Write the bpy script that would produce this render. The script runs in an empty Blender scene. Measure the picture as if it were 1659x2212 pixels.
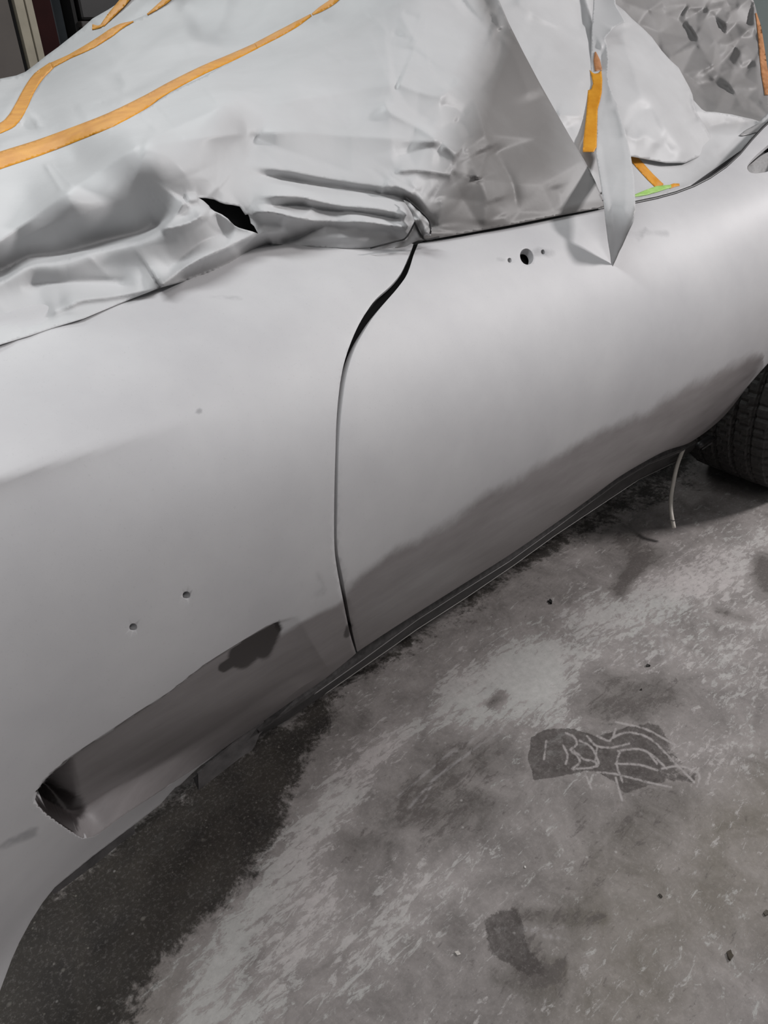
import bpy, bmesh, math, random
import numpy as np
from mathutils import Vector
from mathutils.geometry import delaunay_2d_cdt
from mathutils.bvhtree import BVHTree

random.seed(4)
rng = np.random.default_rng(4)
C = bpy.context.scene.collection
scene = bpy.context.scene
R = math.radians

# ------------------------------------------------------------------ camera
# car frame: X runs towards the rear of the car, Y into the car, Z up (metres)
TH, YAW, ROLL, F = R(33), R(40.9), R(-1.5), 1600.0
CAM = np.array([0.3668, -0.7578, 1.0989])
fw = np.array([math.sin(YAW)*math.cos(TH), math.cos(YAW)*math.cos(TH), -math.sin(TH)])
_r = np.array([math.cos(YAW), -math.sin(YAW), 0.0])
_u = np.cross(_r, fw)
RT = _r*math.cos(ROLL)+_u*math.sin(ROLL)
UP = -_r*math.sin(ROLL)+_u*math.cos(ROLL)
cd = bpy.data.cameras.new('camera')
co = bpy.data.objects.new('camera', cd)
C.objects.link(co)
cd.sensor_fit = 'VERTICAL'
cd.sensor_height = 24.0
cd.lens = F/2212.0*24.0
cd.clip_start = 0.02
from mathutils import Matrix
m = Matrix(((RT[0], UP[0], -fw[0], CAM[0]), (RT[1], UP[1], -fw[1], CAM[1]), (RT[2], UP[2], -fw[2], CAM[2]), (0, 0, 0, 1)))
co.matrix_world = m
scene.camera = co

# ------------------------------------------------------------------ world and lights
w = bpy.data.worlds.new('world')
scene.world = w
w.use_nodes = True
w.node_tree.nodes['Background'].inputs[0].default_value = (0.94, 0.96, 1.0, 1)
w.node_tree.nodes['Background'].inputs[1].default_value = 0.12

def area(name, loc, target, sx, sy, power, col=(1, 1, 1)):
    l = bpy.data.lights.new(name, 'AREA')
    l.shape = 'RECTANGLE'; l.size = sx; l.size_y = sy
    l.energy = power; l.color = col
    o = bpy.data.objects.new(name, l)
    C.objects.link(o)
    o.location = loc
    o.rotation_euler = (Vector(target)-Vector(loc)).to_track_quat('-Z', 'Y').to_euler()
    return o
area('ceiling_tube_light_rear', (3.9, -1.45, 2.35), (1.3, -0.1, 0.5), 0.42, 0.28, 78, (1.0, 0.965, 0.965))
area('ceiling_tube_light_side', (0.4, -1.9, 2.6), (0.6, 0.0, 0.6), 1.6, 0.3, 11, (1.0, 0.97, 0.96))
area('ceiling_tube_light_front', (0.35, -0.15, 2.65), (0.5, 0.0, 0.8), 1.4, 0.3, 22, (0.97, 0.99, 1.0))
area('ceiling_tube_light_far', (1.2, 2.2, 2.7), (1.0, 0.7, 0.9), 1.5, 0.4, 20, (0.96, 1.0, 1.0))
scene.view_settings.view_transform = 'Standard'
scene.view_settings.look = 'None'
scene.view_settings.gamma = 1
scene.view_settings.use_curve_mapping = False
scene.view_settings.exposure = 0.0

# ------------------------------------------------------------------ projection helpers
def rays(px):
    px = np.asarray(px, float).reshape(-1, 2)
    d = fw[None]+RT[None]*((px[:, :1]-829.5)/F)-UP[None]*((px[:, 1:]-1106.0)/F)
    return d
def proj(P):
    d = np.asarray(P, float).reshape(-1, 3)-CAM
    z = d@fw
    return np.stack([829.5+F*(d@RT)/z, 1106.0-F*(d@UP)/z], 1)
def at_z(px, z):
    d = rays(px); t = (z-CAM[2])/d[:, 2]
    return CAM+d*t[:, None]
def at_y(px, Y):
    d = rays(px); t = (np.asarray(Y)-CAM[1])/d[:, 1]
    return CAM+d*t[:, None]

# ------------------------------------------------------------------ object helpers
def link(name, me, parent=None, mat=None):
    o = bpy.data.objects.new(name, me)
    C.objects.link(o)
    if parent: o.parent = parent
    if mat: me.materials.append(mat)
    return o
def empty(name, loc=(0, 0, 0)):
    o = bpy.data.objects.new(name, None)
    o.empty_display_size = 0.05
    C.objects.link(o); o.location = loc
    return o
def tag(o, label, cat, group=None, kind=None):
    if label: o['label'] = label
    if cat: o['category'] = cat
    if group: o['group'] = group
    if kind: o['kind'] = kind
    return o
def mesh(name, V, Fc, parent=None, mat=None, smooth=True, attrs=None):
    me = bpy.data.meshes.new(name)
    me.from_pydata([tuple(map(float, v)) for v in V], [], [tuple(map(int, f)) for f in Fc])
    if smooth: me.polygons.foreach_set('use_smooth', [True]*len(me.polygons))
    if attrs:
        for k, a in attrs.items():
            at = me.attributes.new(k, 'FLOAT', 'POINT')
            at.data.foreach_set('value', np.asarray(a, np.float32))
    me.update()
    if parent is not None:      # keep world position under an empty
        pl = Vector(parent.matrix_basis.translation) if parent.parent is None else Vector(parent.parent.matrix_basis.translation)
        me.transform(Matrix.Translation(-pl))
    return link(name, me, parent, mat)
def resample(pts, step, closed=False):
    pts = [np.array(p, float) for p in pts]
    if closed: pts = pts+[pts[0]]
    out = []
    for a, b in zip(pts[:-1], pts[1:]):
        n = max(1, int(round(np.linalg.norm(b-a)/step)))
        for i in range(n): out.append(a+(b-a)*i/n)
    if not closed: out.append(pts[-1])
    return np.array(out)
def smooth_line(pts, n=8, closed=False):
    """Catmull-Rom through points"""
    P = np.array(pts, float); N = len(P); out = []
    rngi = range(N) if closed else range(N-1)
    for i in rngi:
        p1, p2 = P[i], P[(i+1) % N]
        p0 = P[i-1] if (i > 0 or closed) else 2*p1-p2
        p3 = P[(i+2) % N] if (i+2 < N or closed) else 2*p2-p1
        for k in range(n):
            t = k/n
            out.append(0.5*((2*p1)+(-p0+p2)*t+(2*p0-5*p1+4*p2-p3)*t*t+(-p0+3*p1-3*p2+p3)*t**3))
    if not closed: out.append(P[-1])
    return np.array(out)
def inside(poly, pts):
    poly = np.asarray(poly); x, y = pts[:, 0], pts[:, 1]
    r = np.zeros(len(pts), bool)
    for i in range(len(poly)):
        x1, y1 = poly[i-1]; x2, y2 = poly[i]
        if y1 == y2: continue
        c = ((y1 > y) != (y2 > y)) & (x < (x2-x1)*(y-y1)/(y2-y1)+x1)
        r ^= c
    return r
def seg_dist(P, line, closed=False):
    """distance, sign (+ = below/right of a left-to-right line) and arc fraction"""
    line = np.asarray(line, float)
    if closed: line = np.vstack([line, line[:1]])
    L = np.linalg.norm(np.diff(line, axis=0), axis=1); T = L.sum(); acc = 0
    best = np.full(len(P), 1e9); sg = np.ones(len(P)); ar = np.zeros(len(P))
    for i in range(len(line)-1):
        a, b = line[i], line[i+1]; d = b-a
        q = P-a
        t = np.clip((q@d)/(d@d+1e-12), 0, 1)
        v = q-t[:, None]*d
        dist = np.hypot(v[:, 0], v[:, 1])
        mk = dist < best
        cr = d[0]*q[:, 1]-d[1]*q[:, 0]
        best = np.where(mk, dist, best); sg = np.where(mk, np.sign(cr), sg)
        ar = np.where(mk, (acc+t*L[i])/T, ar); acc += L[i]
    return best, sg, ar
def sst(a, b, x):
    t = np.clip((x-a)/(b-a), 0, 1); return t*t*(3-2*t)
def cdt(outline, step, holes=(), lines=(), jitter=0.0, margin=0.45, dense=None):
    """triangulate a 2-D region: boundary, holes, constraint lines, inner grid"""
    outline = np.asarray(outline, float)
    pts = [tuple(p) for p in outline]; edges = [(i, (i+1) % len(pts)) for i in range(len(pts))]
    segs = [(outline, True)]
    for h in holes:
        n0 = len(pts); pts += [tuple(p) for p in h]
        edges += [(n0+i, n0+(i+1) % len(h)) for i in range(len(h))]
        segs.append((np.asarray(h), True))
    for l in lines:
        n0 = len(pts); pts += [tuple(p) for p in l]
        edges += [(n0+i, n0+i+1) for i in range(len(l)-1)]
        segs.append((np.asarray(l), False))
    x0, y0 = outline.min(0); x1, y1 = outline.max(0)
    if np.isscalar(step): sx = sy = step
    else: sx, sy = step
    gx = np.arange(x0+sx*.5, x1, sx); gy = np.arange(y0+sy*.5, y1, sy*0.866)
    G = []
    for j, y in enumerate(gy):
        G.append(np.stack([gx+(sx*.5 if j % 2 else 0), np.full(len(gx), y)], 1))
    G = np.vstack(G)
    if jitter: G = G+rng.normal(0, jitter*sx, G.shape)
    G = G[inside(outline, G)]
    if dense is not None:
        poly, st2 = dense; poly = np.asarray(poly)
        G = G[~inside(poly, G)]
        a0, b0 = poly.min(0); a1, b1 = poly.max(0)
        ys = np.arange(b0, b1, st2*.866); xs = np.arange(a0, a1, st2)
        D = np.vstack([np.stack([xs+(st2*.5 if j % 2 else 0), np.full(len(xs), y)], 1) for j, y in enumerate(ys)])
        D = D[inside(poly, D)]; D = D[inside(outline, D)]
        for h in holes: D = D[~inside(h, D)]
        sD = np.array([1/st2, 1/st2])
        for s_, c_ in segs: D = D[seg_dist(D*sD, s_*sD, c_)[0] > margin]
    for h in holes: G = G[~inside(h, G)]
    sc = np.array([1/sx, 1/sy])
    for s, c in segs:
        d, _, _ = seg_dist(G*sc, s*sc, c)
        G = G[d > margin]
    if dense is not None: G = np.vstack([G, D])
    pts += [tuple(p) for p in G]
    vs, es, fs, *_ = delaunay_2d_cdt([Vector(p) for p in pts], edges, [], 0, 1e-7)
    V = np.array([(v.x, v.y) for v in vs]); Fc = np.array([f for f in fs if len(f) == 3])
    cen = V[Fc].mean(1)
    k = inside(outline, cen)
    for h in holes: k &= ~inside(h, cen)
    Fc = Fc[k]
    a, b, c = V[Fc[:, 0]], V[Fc[:, 1]], V[Fc[:, 2]]
    ar = (b[:, 0]-a[:, 0])*(c[:, 1]-a[:, 1])-(b[:, 1]-a[:, 1])*(c[:, 0]-a[:, 0])
    Fc = Fc[np.abs(ar) > 1e-12]
    used = np.unique(Fc); mp = -np.ones(len(V), int); mp[used] = np.arange(len(used))
    return V[used], mp[Fc]
def orient(V, Fc):
    """flip faces so that they look at the camera side"""
    a, b, c = V[Fc[:, 0]], V[Fc[:, 1]], V[Fc[:, 2]]
    n = np.cross(b-a, c-a); v = CAM-a
    s = (n*v).sum() 
    return Fc if s > 0 else Fc[:, ::-1]

# ------------------------------------------------------------------ materials
def nodes(name):
    mt = bpy.data.materials.new(name); mt.use_nodes = True
    nt = mt.node_tree; b = nt.nodes['Principled BSDF']
    return mt, nt, b
class NB:
    def __init__(s, nt): s.nt = nt; s.tc = None
    def n(s, t, **kw):
        x = s.nt.nodes.new(t)
        for k, v in kw.items():
            if k.startswith('i_'):
                key = k[2:]
                x.inputs[int(key) if key.isdigit() else key.replace('_', ' ')].default_value = v
            else: setattr(x, k, v)
        return x
    def l(s, a, b): s.nt.links.new(a, b)
    def coord(s, scale=(1, 1, 1), rot=(0, 0, 0), src='Object'):
        if not s.tc: s.tc = s.n('ShaderNodeTexCoord')
        mp = s.n('ShaderNodeMapping'); mp.inputs['Scale'].default_value = scale; mp.inputs['Rotation'].default_value = rot
        s.l(s.tc.outputs[src], mp.inputs[0]); return mp.outputs[0]
    def noise(s, scale, detail=6, rough=.55, vec=None, dist=0):
        x = s.n('ShaderNodeTexNoise'); x.inputs['Scale'].default_value = scale; x.inputs['Detail'].default_value = detail
        x.inputs['Roughness'].default_value = rough; x.inputs['Distortion'].default_value = dist
        s.l(vec if vec is not None else s.coord(), x.inputs['Vector']); return x.outputs[0]
    def math(s, op, a, b=None, c=None, clamp=False):
        x = s.n('ShaderNodeMath'); x.operation = op; x.use_clamp = clamp
        for i, v in enumerate((a, b, c)):
            if v is None: continue
            if isinstance(v, (int, float)): x.inputs[i].default_value = v
            else: s.l(v, x.inputs[i])
        return x.outputs[0]
    def rmp(s, v, a, b, c=0, d=1, smooth=False):
        x = s.n('ShaderNodeMapRange'); x.inputs[1].default_value = a; x.inputs[2].default_value = b
        x.inputs[3].default_value = c; x.inputs[4].default_value = d
        if smooth: x.interpolation_type = 'SMOOTHSTEP'
        s.l(v, x.inputs[0]); return x.outputs[0]
    def mix(s, f, a, b):
        x = s.n('ShaderNodeMix'); x.data_type = 'RGBA'
        if isinstance(f, (int, float)): x.inputs[0].default_value = f
        else: s.l(f, x.inputs[0])
        for i, v in ((6, a), (7, b)):
            if isinstance(v, tuple): x.inputs[i].default_value = (v+(1,))[:4]
            else: s.l(v, x.inputs[i])
        return x.outputs[2]
    def attr(s, name):
        x = s.n('ShaderNodeAttribute'); x.attribute_name = name; return x.outputs['Fac']
    def bump(s, b, h, strength, dist=.002):
        x = s.n('ShaderNodeBump'); x.inputs['Strength'].default_value = strength; x.inputs['Distance'].default_value = dist
        s.l(h, x.inputs['Height']); s.l(x.outputs[0], b.inputs['Normal'])
def simple(name, col, rough=.6, noise=None, metal=0, amt=.15, bump=0, spec=.5):
    mt, nt, b = nodes(name); q = NB(nt)
    b.inputs['Roughness'].default_value = rough; b.inputs['Metallic'].default_value = metal
    b.inputs['Specular IOR Level'].default_value = spec
    nz = q.noise(noise or 30, 5)
    c0 = tuple(x*(1-amt) for x in col); c1 = tuple(min(1, x*(1+amt)) for x in col)
    q.l(q.mix(q.rmp(nz, .3, .7), c0, c1), b.inputs['Base Color'])
    if bump: q.bump(b, nz, bump, .002)
    return mt

# body primer: light overspray dust over darker sanded primer, black patches
mt, nt, b = nodes('grey_primer'); q = NB(nt); M_primer = mt
base = q.mix(q.rmp(q.noise(5, 5, .6), .35, .68), (.49, .485, .495), (.56, .555, .56))
sp = q.rmp(q.noise(420, 2, .6), .64, .72)
base = q.mix(q.math('MULTIPLY', sp, .18), base, (.3, .3, .3))
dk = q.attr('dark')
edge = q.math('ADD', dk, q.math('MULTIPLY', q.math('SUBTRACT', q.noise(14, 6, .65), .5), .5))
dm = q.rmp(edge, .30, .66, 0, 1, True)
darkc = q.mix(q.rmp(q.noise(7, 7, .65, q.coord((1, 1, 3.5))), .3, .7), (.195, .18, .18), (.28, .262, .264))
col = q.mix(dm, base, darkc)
bl = q.rmp(q.math('ADD', q.attr('black'), q.math('MULTIPLY', q.math('SUBTRACT', q.noise(60, 6, .7, q.coord((.4, 1, 1.4), (0, .5, 0))), .5), .5)), .25, .62, 0, 1, True)
col = q.mix(bl, col, (.018, .014, .014))
gs = q.rmp(q.math('ADD', q.attr('smudge'), q.math('MULTIPLY', q.math('SUBTRACT', q.noise(25, 5, .6), .5), .6)), .35, .75, 0, 1, True)
col = q.mix(q.math('MULTIPLY', gs, .55), col, (.2, .2, .21))
q.l(col, b.inputs['Base Color'])
q.l(q.math('SUBTRACT', .52, q.math('MULTIPLY', dm, .18)), b.inputs['Roughness'])
q.l(q.math('ADD', .28, q.math('MULTIPLY', dm, .35)), b.inputs['Specular IOR Level'])
q.bump(b, q.noise(900, 2, .5), .05, .0005)

mt, nt, b = nodes('vent_primer'); q = NB(nt); M_vent = mt
c = q.mix(q.rmp(q.noise(6, 5, .6, q.coord((1, 1, 4))), .35, .65), (.20, .19, .19), (.28, .27, .27))
bl = q.rmp(q.math('ADD', q.attr('black'), q.math('MULTIPLY', q.math('SUBTRACT', q.noise(60, 5, .6, q.coord((.4, 1, 1.4), (0, .5, 0))), .5), .35)), .42, .62, 0, 1, True)
c = q.mix(bl, c, (.018, .014, .014))
q.l(c, b.inputs['Base Color']); b.inputs['Roughness'].default_value = .36
b.inputs['Specular IOR Level'].default_value = .55
q.bump(b, q.noise(900, 2, .5), .06, .0005)

# masking paper: white, matt, grey for landed primer plus painted-in fold shade
mt, nt, b = nodes('masking_paper'); q = NB(nt); M_paper = mt
c = q.mix(q.rmp(q.noise(6, 4), .3, .7), (.55, .55, .555), (.61, .612, .618))
c = q.mix(q.rmp(q.noise(160, 3, .6), .62, .75, 0, .12), c, (.5, .5, .5))
sp = q.rmp(q.math('ADD', q.attr('spray_shade'), q.math('MULTIPLY', q.math('SUBTRACT', q.noise(9, 5, .6), .5), .3)), 0, 1)
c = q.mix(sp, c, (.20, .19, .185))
q.l(c, b.inputs['Base Color']); b.inputs['Roughness'].default_value = .5
b.inputs['Specular IOR Level'].default_value = .3
q.bump(b, q.noise(38, 4, .5), .12, .004)
tr = q.n('ShaderNodeBsdfTranslucent'); tr.inputs[0].default_value = (.75, .76, .76, 1)
mx = q.n('ShaderNodeMixShader'); mx.inputs[0].default_value = .12
out = nt.nodes['Material Output']
q.l(b.outputs[0], mx.inputs[1]); q.l(tr.outputs[0], mx.inputs[2]); q.l(mx.outputs[0], out.inputs[0])

def tapemat(name, c0, c1):
    mt, nt, b = nodes(name); q = NB(nt)
    c = q.mix(q.rmp(q.noise(40, 5), .35, .65), c0, c1)
    q.l(c, b.inputs['Base Color']); b.inputs['Roughness'].default_value = .5; b.inputs['Specular IOR Level'].default_value = .3
    q.bump(b, q.noise(500, 3, .6), .2, .0006); return mt
M_tape = tapemat('orange_masking_tape', (.58, .235, .012), (.68, .31, .025))
M_tape_old = tapemat('sprayed_orange_tape', (.34, .15, .06), (.46, .22, .10))
M_green = tapemat('green_masking_tape', (.30, .52, .12), (.40, .62, .2))
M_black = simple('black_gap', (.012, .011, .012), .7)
M_rubber = simple('black_rubber', (.02, .019, .02), .45, 60)
M_under = simple('dark_underbody', (.035, .033, .033), .7, 25, amt=.4, bump=.3)

# ------------------------------------------------------------------ body side surface
ST = np.array([0.0, .25, .45, .62, .80, .95, 1.3, 1.75, 2.1, 2.5, 3.0])
SEC = [
 # X=0
 [(-.17,.17),(-.18,.24),(-.20,.34),(-.22,.45),(-.225,.55),(-.22,.66),(-.21,.76),(-.20,.79),(-.188,.805),(-.155,.815),(-.08,.85),(0,.87),(.2,.90)],
 [(-.125,.17),(-.15,.24),(-.18,.34),(-.205,.45),(-.215,.55),(-.212,.66),(-.198,.76),(-.187,.787),(-.172,.803),(-.145,.812),(-.08,.845),(0,.868),(.2,.90)],
 [(-.05,.17),(-.085,.24),(-.13,.34),(-.17,.45),(-.19,.55),(-.192,.66),(-.178,.75),(-.170,.775),(-.158,.792),(-.138,.806),(-.08,.838),(0,.866),(.2,.895)],
 [(-.01,.17),(-.055,.24),(-.112,.34),(-.155,.45),(-.175,.55),(-.178,.66),(-.163,.745),(-.153,.768),(-.138,.788),(-.118,.808),(-.075,.835),(0,.866),(.2,.893)],
 [(0,.17),(-.045,.24),(-.10,.34),(-.145,.45),(-.166,.55),(-.166,.66),(-.146,.74),(-.133,.765),(-.116,.788),(-.095,.810),(-.06,.835),(0,.863),(.2,.89)],
 [(0,.17),(-.045,.24),(-.098,.34),(-.14,.45),(-.160,.55),(-.158,.65),(-.135,.73),(-.120,.757),(-.102,.782),(-.08,.806),(-.048,.832),(.005,.862),(.2,.885)],
 [(0,.17),(-.045,.24),(-.095,.33),(-.133,.43),(-.150,.53),(-.146,.62),(-.120,.70),(-.105,.727),(-.088,.752),(-.068,.776),(-.035,.806),(.005,.840),(.2,.87)],
 [(0,.17),(-.045,.235),(-.095,.32),(-.137,.42),(-.158,.52),(-.156,.61),(-.133,.69),(-.118,.718),(-.10,.745),(-.078,.772),(-.04,.802),(.02,.838),(.2,.88)],
 [(0,.17),(-.035,.23),(-.078,.31),(-.118,.40),(-.150,.50),(-.165,.60),(-.160,.69),(-.150,.73),(-.133,.765),(-.11,.80),(-.06,.84),(.045,.885),(.2,.92)],
 [(.02,.17),(-.01,.23),(-.05,.31),(-.10,.40),(-.15,.50),(-.175,.60),(-.175,.70),(-.165,.75),(-.145,.80),(-.11,.85),(-.04,.90),(.09,.94),(.25,.96)],
 [(.02,.17),(-.01,.23),(-.05,.31),(-.10,.40),(-.15,.50),(-.175,.60),(-.175,.70),(-.165,.75),(-.145,.80),(-.11,.85),(-.04,.90),(.09,.94),(.25,.96)],
]
SEC = np.array(SEC)[:, [0, 1, 2, 3, 4, 5, 6, 9, 10, 11, 12]]      # (stations, rows, 2)
_lo = 2*SEC[:, :1]-SEC[:, 1:2]       # carry the slope on below the sill
_lo[:3, 0, 0] -= np.array([.05, .04, .02])
SEC = np.concatenate([_lo, SEC], 1)
CREASE = (np.array([.40, .48, .52, .56, .606, .67, .75]), np.array([8.12, 7.978, 7.906, 7.817, 7.723, 7.615, 7.5]))
NR = SEC.shape[1]
def crw(t):
    return np.stack([-.5*t+t*t-.5*t**3, 1-2.5*t*t+1.5*t**3, .5*t+2*t*t-1.5*t**3, -.5*t*t+.5*t**3], -1)
def hull(X, T):
    """X along the car, T in 0..NR-1 up the section -> points"""
    X = np.clip(np.asarray(X, float), ST[0], ST[-1]-1e-6); Tn = np.clip(np.asarray(T, float), 0, NR-1-1e-6)
    i = np.clip(np.searchsorted(ST, X, 'right')-1, 0, len(ST)-2)
    # smooth interpolation along X: non-uniform Hermite with finite difference tangents
    S = SEC
    Tg = np.zeros_like(S)
    Tg[1:-1] = (S[2:]-S[:-2])/(ST[2:]-ST[:-2])[:, None, None]
    Tg[0] = (S[1]-S[0])/(ST[1]-ST[0]); Tg[-1] = 0
    h = (ST[i+1]-ST[i]); u = (X-ST[i])/h
    h00 = 2*u**3-3*u*u+1; h10 = u**3-2*u*u+u; h01 = -2*u**3+3*u*u; h11 = u**3-u*u
    j = np.floor(Tn).astype(int); tt = Tn-j; W = crw(tt)
    res = np.zeros((len(X), 2))
    for off, wt in ((-.8, .15), (-.4, .22), (0, .26), (.4, .22), (.8, .15)):
        To = np.clip(Tn+off, 0, NR-1-1e-6); jo = np.floor(To).astype(int); W = crw(To-jo)
        if off: corr = (To-Tn)-off
        for k in range(4):
            jj = np.clip(jo-1+k, 0, NR-1)
            val = h00[:, None]*S[i, jj]+(h10*h)[:, None]*Tg[i, jj]+h01[:, None]*S[i+1, jj]+(h11*h)[:, None]*Tg[i+1, jj]
            res += wt*W[:, k:k+1]*val
    # raised crease running back from the wheel bulge, fading out on the fender
    fade = 1-sst(.36, .72, X)
    dT = Tn-np.interp(X, *CREASE)
    ridge = np.where(dT < 0, np.exp(-np.abs(dT)/.5), np.exp(-dT/.62))
    res[:, 0] -= .030*fade*ridge
    return np.stack([X, res[:, 0], res[:, 1]], 1)
_nx, _nt = 301, 241
_gx = np.linspace(ST[0], ST[-1]-1e-4, _nx); _gt = np.linspace(-.0, NR-1.001, _nt)
_A, _B = np.meshgrid(_gx, _gt, indexing='ij')
HV = hull(_A.ravel(), _B.ravel())
_q = []
for i in range(_nx-1):
    for j in range(_nt-1):
        a = i*_nt+j
        _q.append((a, a+_nt, a+_nt+1)); _q.append((a, a+_nt+1, a+1))
BV = BVHTree.FromPolygons([Vector(v) for v in HV], _q)
_AB = np.stack([_A.ravel(), _B.ravel()], 1)
def onto(px):
    """pixel -> (X, T) on the body surface (None-safe: nearest point when missing)"""
    px = np.asarray(px, float).reshape(-1, 2); d = rays(px); out = []
    o = Vector(CAM)
    for p, dd in zip(px, d):
        hit = BV.ray_cast(o, Vector(dd))
        if hit[0] is None:
            # closest approach of the ray
            best = None
            for t in np.linspace(.3, 3.5, 90):
                q = BV.find_nearest(o+Vector(dd)*t)
                if best is None or q[3] < best[0][3]: best = (q,)
            hit = (best[0][0], best[0][1], best[0][2])
        loc, nrm, idx = hit[0], hit[1], hit[2]
        f = _q[idx]
        a, b2, c = [HV[k] for k in f]; v0, v1, v2 = b2-a, c-a, np.array(loc)-a
        d00, d01, d11, d20, d21 = v0@v0, v0@v1, v1@v1, v2@v0, v2@v1
        den = d00*d11-d01*d01+1e-18
        v = (d11*d20-d01*d21)/den; w_ = (d00*d21-d01*d20)/den
        out.append(_AB[f[0]]*(1-v-w_)+_AB[f[1]]*v+_AB[f[2]]*w_)
    return np.array(out)
TS = 0.085   # T is scaled so that both surface coordinates are about metres
def hull_at(px, lift=0.0):
    q = onto(px); P = hull(q[:, 0], q[:, 1])
    if lift:
        N = hull_n(q[:, 0], q[:, 1]); P = P+N*lift
    return P
def hull_n(X, T):
    e = 1e-3
    a = hull(X+e, T)-hull(X-e, T); b_ = hull(X, T+e*8)-hull(X, T-e*8)
    n = np.cross(a, b_); n /= np.linalg.norm(n, axis=1)[:, None]+1e-12
    s = np.sign(((CAM-hull(X, T))*n).sum(1)); s[s == 0] = 1
    return n*s[:, None]

gapL = [(893,527),(880,560),(868,590),(845,618),(815,645),(795,672),(778,700),(762,735),(748,775),(739,815),(733,860),(729,910),(727,970),(725,1040),(724,1100),(724,1160),(726,1200),(733,1245),(742,1290),(752,1340),(760,1375),(769,1411)]
gapR = [(903,527),(893,552),(881,590),(859,622),(833,652),(807,684),(789,712),(771,744),(757,780),(747,820),(741,862),(736,910),(732,970),(730,1040),(729,1100),(728,1160),(731,1200),(740,1245),(748,1290),(757,1340),(764,1375),(772,1408)]
fbot = [(769,1412),(700,1468),(640,1510),(565,1566),(500,1618),(426,1676),(360,1728),(291,1781),(200,1850),(118,1917),(92,1950),(67,1989),(42,2035),(25,2073),(0,2140),(-25,2230),(-40,2330)]
ftop = [(-60,700),(60,655),(180,630),(330,570),(450,530),(600,510),(720,512),(830,516)]   # hidden under the paper
ventT = [(589,1347),(527,1383),(443,1436),(359,1501),(295,1541),(236,1582),(181,1617),(139,1647),(101,1681),(82,1706),(75,1731)]
ventB = [(75,1731),(105,1759),(131,1778),(156,1795),(175,1807),(190,1809),(215,1799),(253,1771),(291,1745),(337,1715),(380,1686),(426,1656),(477,1621),(527,1585),(570,1551),(615,1513),(645,1488)]
ax = np.array([.868, -.497]); an = np.array([.497, .868]); o0 = np.array([75., 1731.])
def vuv(px):
    q = np.asarray(px, float)-o0
    return q@ax, q@an
tu, tv = vuv(smooth_line(ventT[::-1], 6)); bu, bv = vuv(smooth_line(ventB, 6))
UEND = 690.0
def vent_depth(px):
    """how deep the side scoop sits below the fender skin (metres)"""
    u, v = vuv(px)
    tt = np.interp(u, tu, tv); tt = np.where(u > tu[-1], tv[-1]+(u-tu[-1])*.22, tt)
    bb = np.interp(u, bu, bv)
    H = np.maximum(bb-tt, 1.0)
    s = (v-tt)/H
    L = np.clip(u/UEND, 0, 1)
    dmax = (.044*(1-L)**.8+.004*(1-L))*sst(0, 12, u)
    mm = .90-.03*L
    rise = np.clip((1-s)/(1-mm), 0, 2)
    k = 9.0
    soft = -np.log(np.exp(-k*rise)+np.exp(-k))/k
    soft = np.clip(soft/(1-0.0), 0, 1)
    d = dmax*np.minimum(.34+.66*np.clip(s/mm, 0, 1), soft)
    d += .05*(1-sst(30, 130, u+.25*(v-tt)))*sst(-2, 10, u)*(1-sst(.55, .92, s))
    inside_ = (s > 0) & (s < 1) & (u > 0)
    # front wall
    d = d*sst(0, 1, np.clip(s*H/4.0, 0, 1))
    return np.where(inside_, d, 0)

car = empty('car', (1.2, 0.0, 0.0))
tag(car, 'sports car in grey primer masked with white paper, parked on the concrete floor', 'car')

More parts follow.
